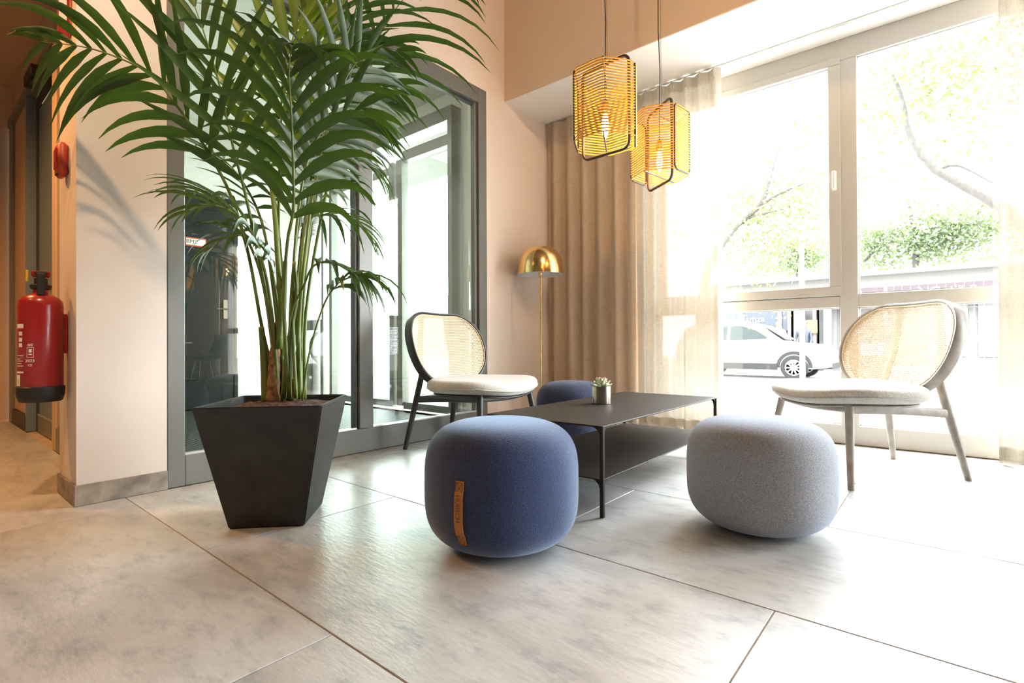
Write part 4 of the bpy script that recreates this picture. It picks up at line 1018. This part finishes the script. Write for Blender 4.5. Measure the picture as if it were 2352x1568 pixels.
def suv(name, x, y, z, paint, label, cat='car', flip=False):
    t = tag(empty(name, (x, y, z), PI if flip else 0), label, cat)
    # local x = 0 at the front axle, +x forward, near side at -y
    body = loft([(-3.42, sect(.72, .48, .98)), (-3.36, sect(.82, .34, 1.05)), (-2.9, sect(.88, .30, 1.08)), (-1.6, sect(.90, .28, 1.06)), (-.55, sect(.90, .28, 1.04)),
                 (-.1, sect(.90, .28, 1.02)), (.45, sect(.87, .30, .97)), (.72, sect(.80, .33, .90)), (.86, sect(.66, .36, .78))])
    body.build('body', paint, t, True, 32)
    def gs(hb, ht, zt): return [(-hb, 1.0), (-ht-.02, zt-.10), (-ht+.06, zt), (ht-.06, zt), (ht+.02, zt-.10), (hb, 1.0)]
    loft([(-3.30, gs(.78, .62, 1.12)), (-3.12, gs(.80, .62, 1.52)), (-2.7, gs(.82, .62, 1.62)), (-1.9, gs(.83, .63, 1.67)), (-1.35, gs(.83, .62, 1.65)), (-.92, gs(.82, .60, 1.52)), (-.30, gs(.78, .62, 1.06))]).build('cabin', paint, t, True, 30)
    def side(poly, nm, m, off=.012):
        # polygon in x,z projected on the leaning cabin side
        for s in (-1, 1):
            V = [(px, s*(.835-(pz-1.0)*.30+off), pz) for px, pz in poly]; MB().add(V, [tuple(range(len(V)))]).build(nm, m, t)
    side([(-1.72, 1.10), (-1.72, 1.53), (-1.40, 1.52), (-1.00, 1.38), (-.62, 1.13)], 'window', M['carglass'])
    side([(-2.72, 1.10), (-2.66, 1.48), (-1.80, 1.53), (-1.80, 1.10)], 'window', M['carglass'])
    side([(-3.12, 1.12), (-3.02, 1.40), (-2.76, 1.47), (-2.80, 1.11)], 'window', M['carglass'])
    V = [(-.28, -.66, 1.09), (-.28, .66, 1.09), (-.90, .52, 1.51), (-.90, -.52, 1.51)]; MB().add([(a+.03, b, c+.02) for a, b, c in V], [(0, 1, 2, 3)]).build('windscreen', M['carglass'], t)
    for s in (-1, 1):
        MB().box(-2.55, -.42, s*.905-.012, s*.905+.012, .26, .44).build('sill', M['cardark'], t)
        ar = MB()
        for cx in (0, -2.62):
            for k in range(14):
                a0, a1 = PI*k/14, PI*(k+1)/14
                ar.prism([(cx+.36*math.cos(a0), .335+.36*math.sin(a0)), (cx+.45*math.cos(a0), .335+.45*math.sin(a0)), (cx+.45*math.cos(a1), .335+.45*math.sin(a1)), (cx+.36*math.cos(a1), .335+.36*math.sin(a1))], 'y', s*.895-.012, s*.895+.022)
        ar.build('wheel_arch', M['cardark'], t)
        MB().cbox(-.66, -.46, s*.93-.08, s*.93+.08, 1.08, 1.22, .03).build('mirror', paint, t, True, 40)
        MB().cbox(.50, .78, s*.70-.10, s*.70+.14, .70, .84, .03).build('headlight', M['chrome'], t)
        wheel(t, 0, s*.84, .335); wheel(t, -2.62, s*.84, .335)
    MB().box(.55, .87, -.6, .6, .30, .46).build('bumper_grille', M['cardark'], t)
    for s in (-1, 1): MB().tube([(-2.9, s*.6, 1.62), (-2.2, s*.61, 1.70), (-1.5, s*.6, 1.68)], .018, 6).build('roof_rail', M['galv'], t)
    return t
suv('parked_car', -3.15, 16.65, -.35, M['carpaint'], 'white SUV parked across the street, seen through the right window')
# red car seen through the lobby door
q = at_z(880, 850, -.35)
suv('parked_car', -9.5, 16.4, -.35, M['redcar'], 'red car on the street seen through the lobby door')
# shop terrace opposite
def shop(Y=21.0):
    t = tag(empty('shop_pavilion', (0, Y, 0)), 'low shop pavilion with a burgundy sign across the street', 'building')
    zt = lambda px, py: at_y(px, py, Y)[2]
    xa, xb = -7.6, 9.0
    z_s0, z_s1 = zt(2000, 700), zt(2000, 661)
    MB().box(xa, xb, .0, .3, z_s1, z_s1+.42).build('fascia', M['facade'], t)
    MB().box(xa-.2, xb+.2, -.5, 2.8, z_s1+.42, z_s1+.50).build('roof', M['signwhite'], t)
    sgn = MB().box(xa+4.0, xb, -.06, .0, z_s0, z_s1).build('sign_board', M['burg'], t)
    h = z_s1-z_s0
    for (px, txt, sc) in ((2060, 'Ακροπολις', 1.0), (2190, 'Grill &', 1.0), (2290, 'Restaurant', .9)):
        xx = at_y(px, 670, Y-.08)[0]
        text_obj('lettering', txt, h*.80*sc, M['signwhite'], sgn, (xx, -.075, (z_s0+z_s1)/2+.02), (PI/2, 0, 0), .01)
    xm = at_y(1725, 735, Y)[0]
    MB().box(xm-1.6, xm+1.5, .1, .2, zt(1725, 760), zt(1725, 716)).build('sign_board', M['bluesign'], t)
    text_obj('lettering', 'Hamza', .34, M['signwhite'], t, (xm+.0, .08, zt(1730, 733)), (PI/2, 0, 0), .01)
    MB().box(xa, xb, .55, .65, -.35, z_s0).build('back_wall', M['facade'], t)
    for k, (px, w, m) in enumerate(((1815, .20, 'redpost'), (1870, .10, 'redpost'), (1790, .14, 'facade'), (1832, .45, 'facade'), (1900, .25, 'facade'), (1700, .2, 'facade'))):
        xx = at_y(px, 740, Y)[0]; MB().box(xx-w/2, xx+w/2, .05, .25, -.35, z_s0).build('post', M[m], t)
    for k, px in enumerate((1768, 1850, 1890, 2190, 2285)):
        xx = at_y(px, 740, Y)[0]; MB().box(xx-.35, xx+.35, .50, .56, .2, 1.9).build('window', M['shopdark'], t)
    xx = at_y(1862, 752, Y)[0]; MB().box(xx-.22, xx+.22, -.10, -.04, zt(1860, 765), zt(1860, 735)).build('poster', M['poster'], t)
    return t
shop()
# street lamp
p = at_y(1843, 800, 15.1)
sl = tag(empty('street_lamp', (p[0], 15.1, -.35)), 'tall white street lamp post outside the window', 'street lamp')
zt = at_y(1828, 432, 15.1)[2]+.35
MB().tube([(0, 0, 0), (0, 0, zt-.5), (-.02, 0, zt)], [.065, .055, .045], 12).build('post', M['signwhite'], sl, True)
MB().cbox(-.20, .16, -.10, .10, zt-.02, zt+.08, .03).build('lamp_head', M['galv'], sl)
MB().cbox(-.07, .07, -.07, .07, zt-.62, zt-.45, .02).build('junction_box', M['galv'], sl)
# trees
def tree(name, base, height, crown_c, crown_r, nleaf, lm_, label, branches, seed=1, ls=.10):
    rnd = random.Random(seed); t = tag(empty(name, base), label, 'tree', 'street trees')
    B_ = np.array(base)
    for bp in branches:
        C = catmull([np.array(p)-B_ for p in bp[0]], 14); MB().tube([tuple(c) for c in C], [bp[1]*(1-.8*i/14) for i in range(15)], 8).build('trunk' if bp[1] > .12 else 'branch', M['bark'], t, True)
    f = MB(); clumps = [(np.array(crown_c)-B_+np.array([rnd.gauss(0, .5)*crown_r[0], rnd.gauss(0, .45)*crown_r[1], rnd.gauss(0, .45)*crown_r[2]])) for _ in range(max(6, nleaf//90))]
    for k in range(nleaf):
        c = rnd.choice(clumps); p = c+np.array([rnd.gauss(0, .42), rnd.gauss(0, .42), rnd.gauss(0, .30)])
        a = np.array([rnd.uniform(-1, 1) for _ in range(3)]); a /= np.linalg.norm(a)+1e-6; b = np.cross(a, [rnd.uniform(-1, 1), rnd.uniform(-1, 1), .3]); b /= np.linalg.norm(b)+1e-6
        s = ls*rnd.uniform(.7, 1.3)
        f.add([p-a*s, p+b*s*.45, p+a*s, p-b*s*.45], [(0, 1, 2, 3)])
    f.build('foliage', M[lm_], t, kind='stuff')
    return t
def Q(px, py, Y): return at_y(px, py, Y)
Y = 12.0
tree('street_tree', (Q(1600, 800, Y)[0], Y, -.05), 6, Q(1770, 480, 12.5), (1.3, .8, 1.3), 3200, 'foliage2', 'light leafed tree reaching in from behind the sheer curtain',
     [([(Q(1600, 850, Y)[0], Y, -.05), Q(1620, 640, Y), Q(1680, 530, Y), Q(1745, 470, Y), Q(1770, 400, Y), Q(1800, 300, Y)], .13),
      ([Q(1745, 470, Y), Q(1790, 445, Y), Q(1850, 420, Y)], .05), ([Q(1680, 530, Y), Q(1720, 500, Y), Q(1800, 480, Y)], .05), ([Q(1770, 400, Y), Q(1760, 360, Y), Q(1745, 300, Y)], .04)], 2, .055)
Y = 31.0
tree('street_tree', (Q(1830, 800, Y)[0], Y, -.35), 6, Q(1835, 590, Y), (2.0, 1.0, .9), 3200, 'foliage', 'green tree behind the street lamp post',
     [([(Q(1830, 800, Y)[0], Y, -.35), Q(1828, 680, Y), Q(1835, 580, Y)], .14)], 3)
Y = 26.5
tree('street_tree', (Q(2110, 800, Y)[0], Y, -.35), 6, Q(2110, 545, Y), (2.9, 1.4, 1.3), 6500, 'foliage', 'large green tree behind the burgundy shop sign',
     [([(Q(2110, 800, Y)[0], Y, -.35), Q(2105, 640, Y), Q(2100, 540, Y), Q(2080, 430, Y)], .20), ([Q(1985, 600, Y), Q(2040, 545, Y), Q(2130, 520, Y), Q(2250, 515, Y)], .07)], 4)
Y = 9.0
tree('street_tree', (Q(2420, 800, Y)[0], Y, -.05), 6, Q(2220, 140, Y), (1.4, .8, 1.1), 3200, 'foliage2', 'tree with a long drooping branch close outside the right window',
     [([(Q(2420, 800, Y)[0], Y, -.05), Q(2400, 600, Y), Q(2290, 470, Y), Q(2150, 390, Y), Q(2090, 310, Y), Q(2070, 220, Y), Q(2035, 140, Y)], .09), ([Q(2150, 390, Y), Q(2200, 380, Y), Q(2280, 420, Y)], .03)], 5, .048)
q = Q(905, 520, 22)
tree('street_tree', (q[0], 22, -.35), 6, (q[0], 22, q[2]+.3), (1.2, 1, 1.5), 2500, 'foliage', 'green tree seen through the lobby street door', [([(q[0], 22, -.35), (q[0]+.1, 22, 2), (q[0], 22, q[2])], .16)], 6)
# houses across, seen through the lobby door
def house(name, x0, x1, y0, z1, label):
    t = tag(empty(name, ((x0+x1)/2, y0, -.35)), label, 'building'); w = (x1-x0)/2
    MB().box(-w, w, 0, 8, 0, z1).build('wall', M['facade'], t)
    MB().prism([(-w-.3, z1), (w+.3, z1), (0, z1+1.7)], 'y', -.3, 8.3).build('roof', M['concrete'], t)
    for k in range(4):
        xx = -w+(k+.5)*2*w/4
        for zz in (.9, 3.4):
            if zz+1.4 < z1: MB().box(xx-.5, xx+.5, -.03, .05, zz, zz+1.4).build('window', M['shopdark'], t)
    return t
hx = Q(1010, 640, 30)
house('town_house', hx[0]-7, hx[0]+7.5, 30, 3.6, 'pale low house across the street, seen through the lobby door')
# construction fence at the right
def fence_panel(x, y, w, label):
    t = tag(empty('site_fence', (x, y, -.35)), label, 'fence', 'site fence panels')
    for s in (-1, 1): MB().tube([(s*w/2, 0, .1), (s*w/2, 0, 2.0)], .022, 8).build('post', M['galv'], t, True)
    MB().tube([(-w/2, 0, 2.0), (w/2, 0, 2.0)], .02, 8).build('rail', M['galv'], t, True); MB().tube([(-w/2, 0, .2), (w/2, 0, .2)], .02, 8).build('rail', M['galv'], t, True)
    g = MB()
    for k in range(1, 20): xx = -w/2+w*k/20; g.box(xx-.004, xx+.004, -.004, .004, .2, 2.0)
    for k in range(1, 8): zz = .2+1.8*k/8; g.box(-w/2, w/2, -.004, .004, zz-.004, zz+.004)
    g.build('wire_mesh', M['galv'], t, kind='stuff')
    for s in (-1, 1): MB().cbox(s*w/2-.12, s*w/2+.12, -.35, .35, 0, .13, .02).build('foot_block', M['concrete'], t)
    tp = MB()
    for k in range(12): tp.box(-w/2+w*k/12, -w/2+w*(k+.5)/12, -.012, -.006, 1.02, 1.09)
    tp.build('warning_stripe', M['redpost'], t)
    return t
q = Q(2245, 940, 9.9)
for k, lb in ((0, 'wire site fence panel directly right of the cane chair back'), (1, 'wire site fence panel half hidden by the right curtain')):
    fence_panel(q[0]+k*2.55, 10.6, 2.2, lb)
def barrier(x, y, label):
    t = tag(empty('road_barrier', (x, y, -.35)), label, 'barrier', 'road barriers')
    for i in range(3):
        MB().cbox(-1+i*.67, -1+i*.67+.66, -.05, .05, .3+0, .55, .01).build('board', M['redpost' if i % 2 == 0 else 'signwhite'], t); MB().cbox(-1+i*.67, -1+i*.67+.66, -.05, .05, .75, 1.0, .01).build('board', M['signwhite' if i % 2 == 0 else 'redpost'], t)
    for s in (-.8, .8): MB().tube([(s, 0, 0), (s, 0, 1.05)], .03, 8).build('post', M['galv'], t)
    return t
barrier(Q(2080, 830, 12.5)[0], 12.5, 'red and white road barrier behind the cane chair back')
# passer-by and seated guest, tiny across the street
def person(name, x, y, z, label, shirt, sit=False):
    t = tag(empty(name, (x, y, z)), label, 'person')
    v = [(0, 0, .95), (0, 0, 1.2), (0, 0, 1.42), (0, 0, 1.52), (0, -.01, 1.63), (0, 0, 1.74), (.18, 0, 1.40), (.24, -.03, 1.14), (.22, -.16, .95), (-.18, 0, 1.40), (-.24, -.03, 1.14), (-.22, -.16, .95), (.09, 0, .90), (.10, -.02, .50), (.10, 0, .07), (.11, -.14, .03), (-.09, 0, .90), (-.10, -.02, .50), (-.10, 0, .07), (-.11, -.14, .03)]
    e = [(0, 1), (1, 2), (2, 3), (3, 4), (4, 5), (2, 6), (6, 7), (7, 8), (2, 9), (9, 10), (10, 11), (0, 12), (12, 13), (13, 14), (14, 15), (0, 16), (16, 17), (17, 18), (18, 19)]
    r = [.13, .14, .13, .055, .095, .085, .06, .045, .035, .06, .045, .035, .09, .065, .045, .035, .09, .065, .045, .035]
    me = bpy.data.meshes.new('body'); me.from_pydata(v, e, []); o = bpy.data.objects.new('body', me); COL.objects.link(o); o.parent = t; me.materials.append(shirt)
    sk = o.modifiers.new('skin', 'SKIN'); sk.use_smooth_shade = True
    for i, q_ in enumerate(me.skin_vertices[0].data): q_.radius = (r[i], r[i]); q_.use_root = (i == 0)
    o.modifiers.new('sub', 'SUBSURF').render_levels = 1
    MB().lathe([(.001, 1.77), (.06, 1.76), (.10, 1.71), (.105, 1.66), (.09, 1.62)], 16, (0, .015, 0)).build('hair', M['hair'], t, True)
    f = MB().lathe([(.001, 1.53), (.04, 1.535), (.078, 1.58), (.092, 1.65), (.080, 1.72), (.001, 1.74)], 16, (0, -.022, 0)); f.build('head', M['skin'], t, True)
    return t
q = Q(1789, 752, 19.5); person('person', q[0], 19.5, -.35, 'person with dark hair standing behind the white SUV', M['shirt'])
q = Q(1846, 752, 19.8); person('person', q[0], 19.8, -.35, 'person in dark clothes standing at the shop front beside the yellow poster', M['jeans'])
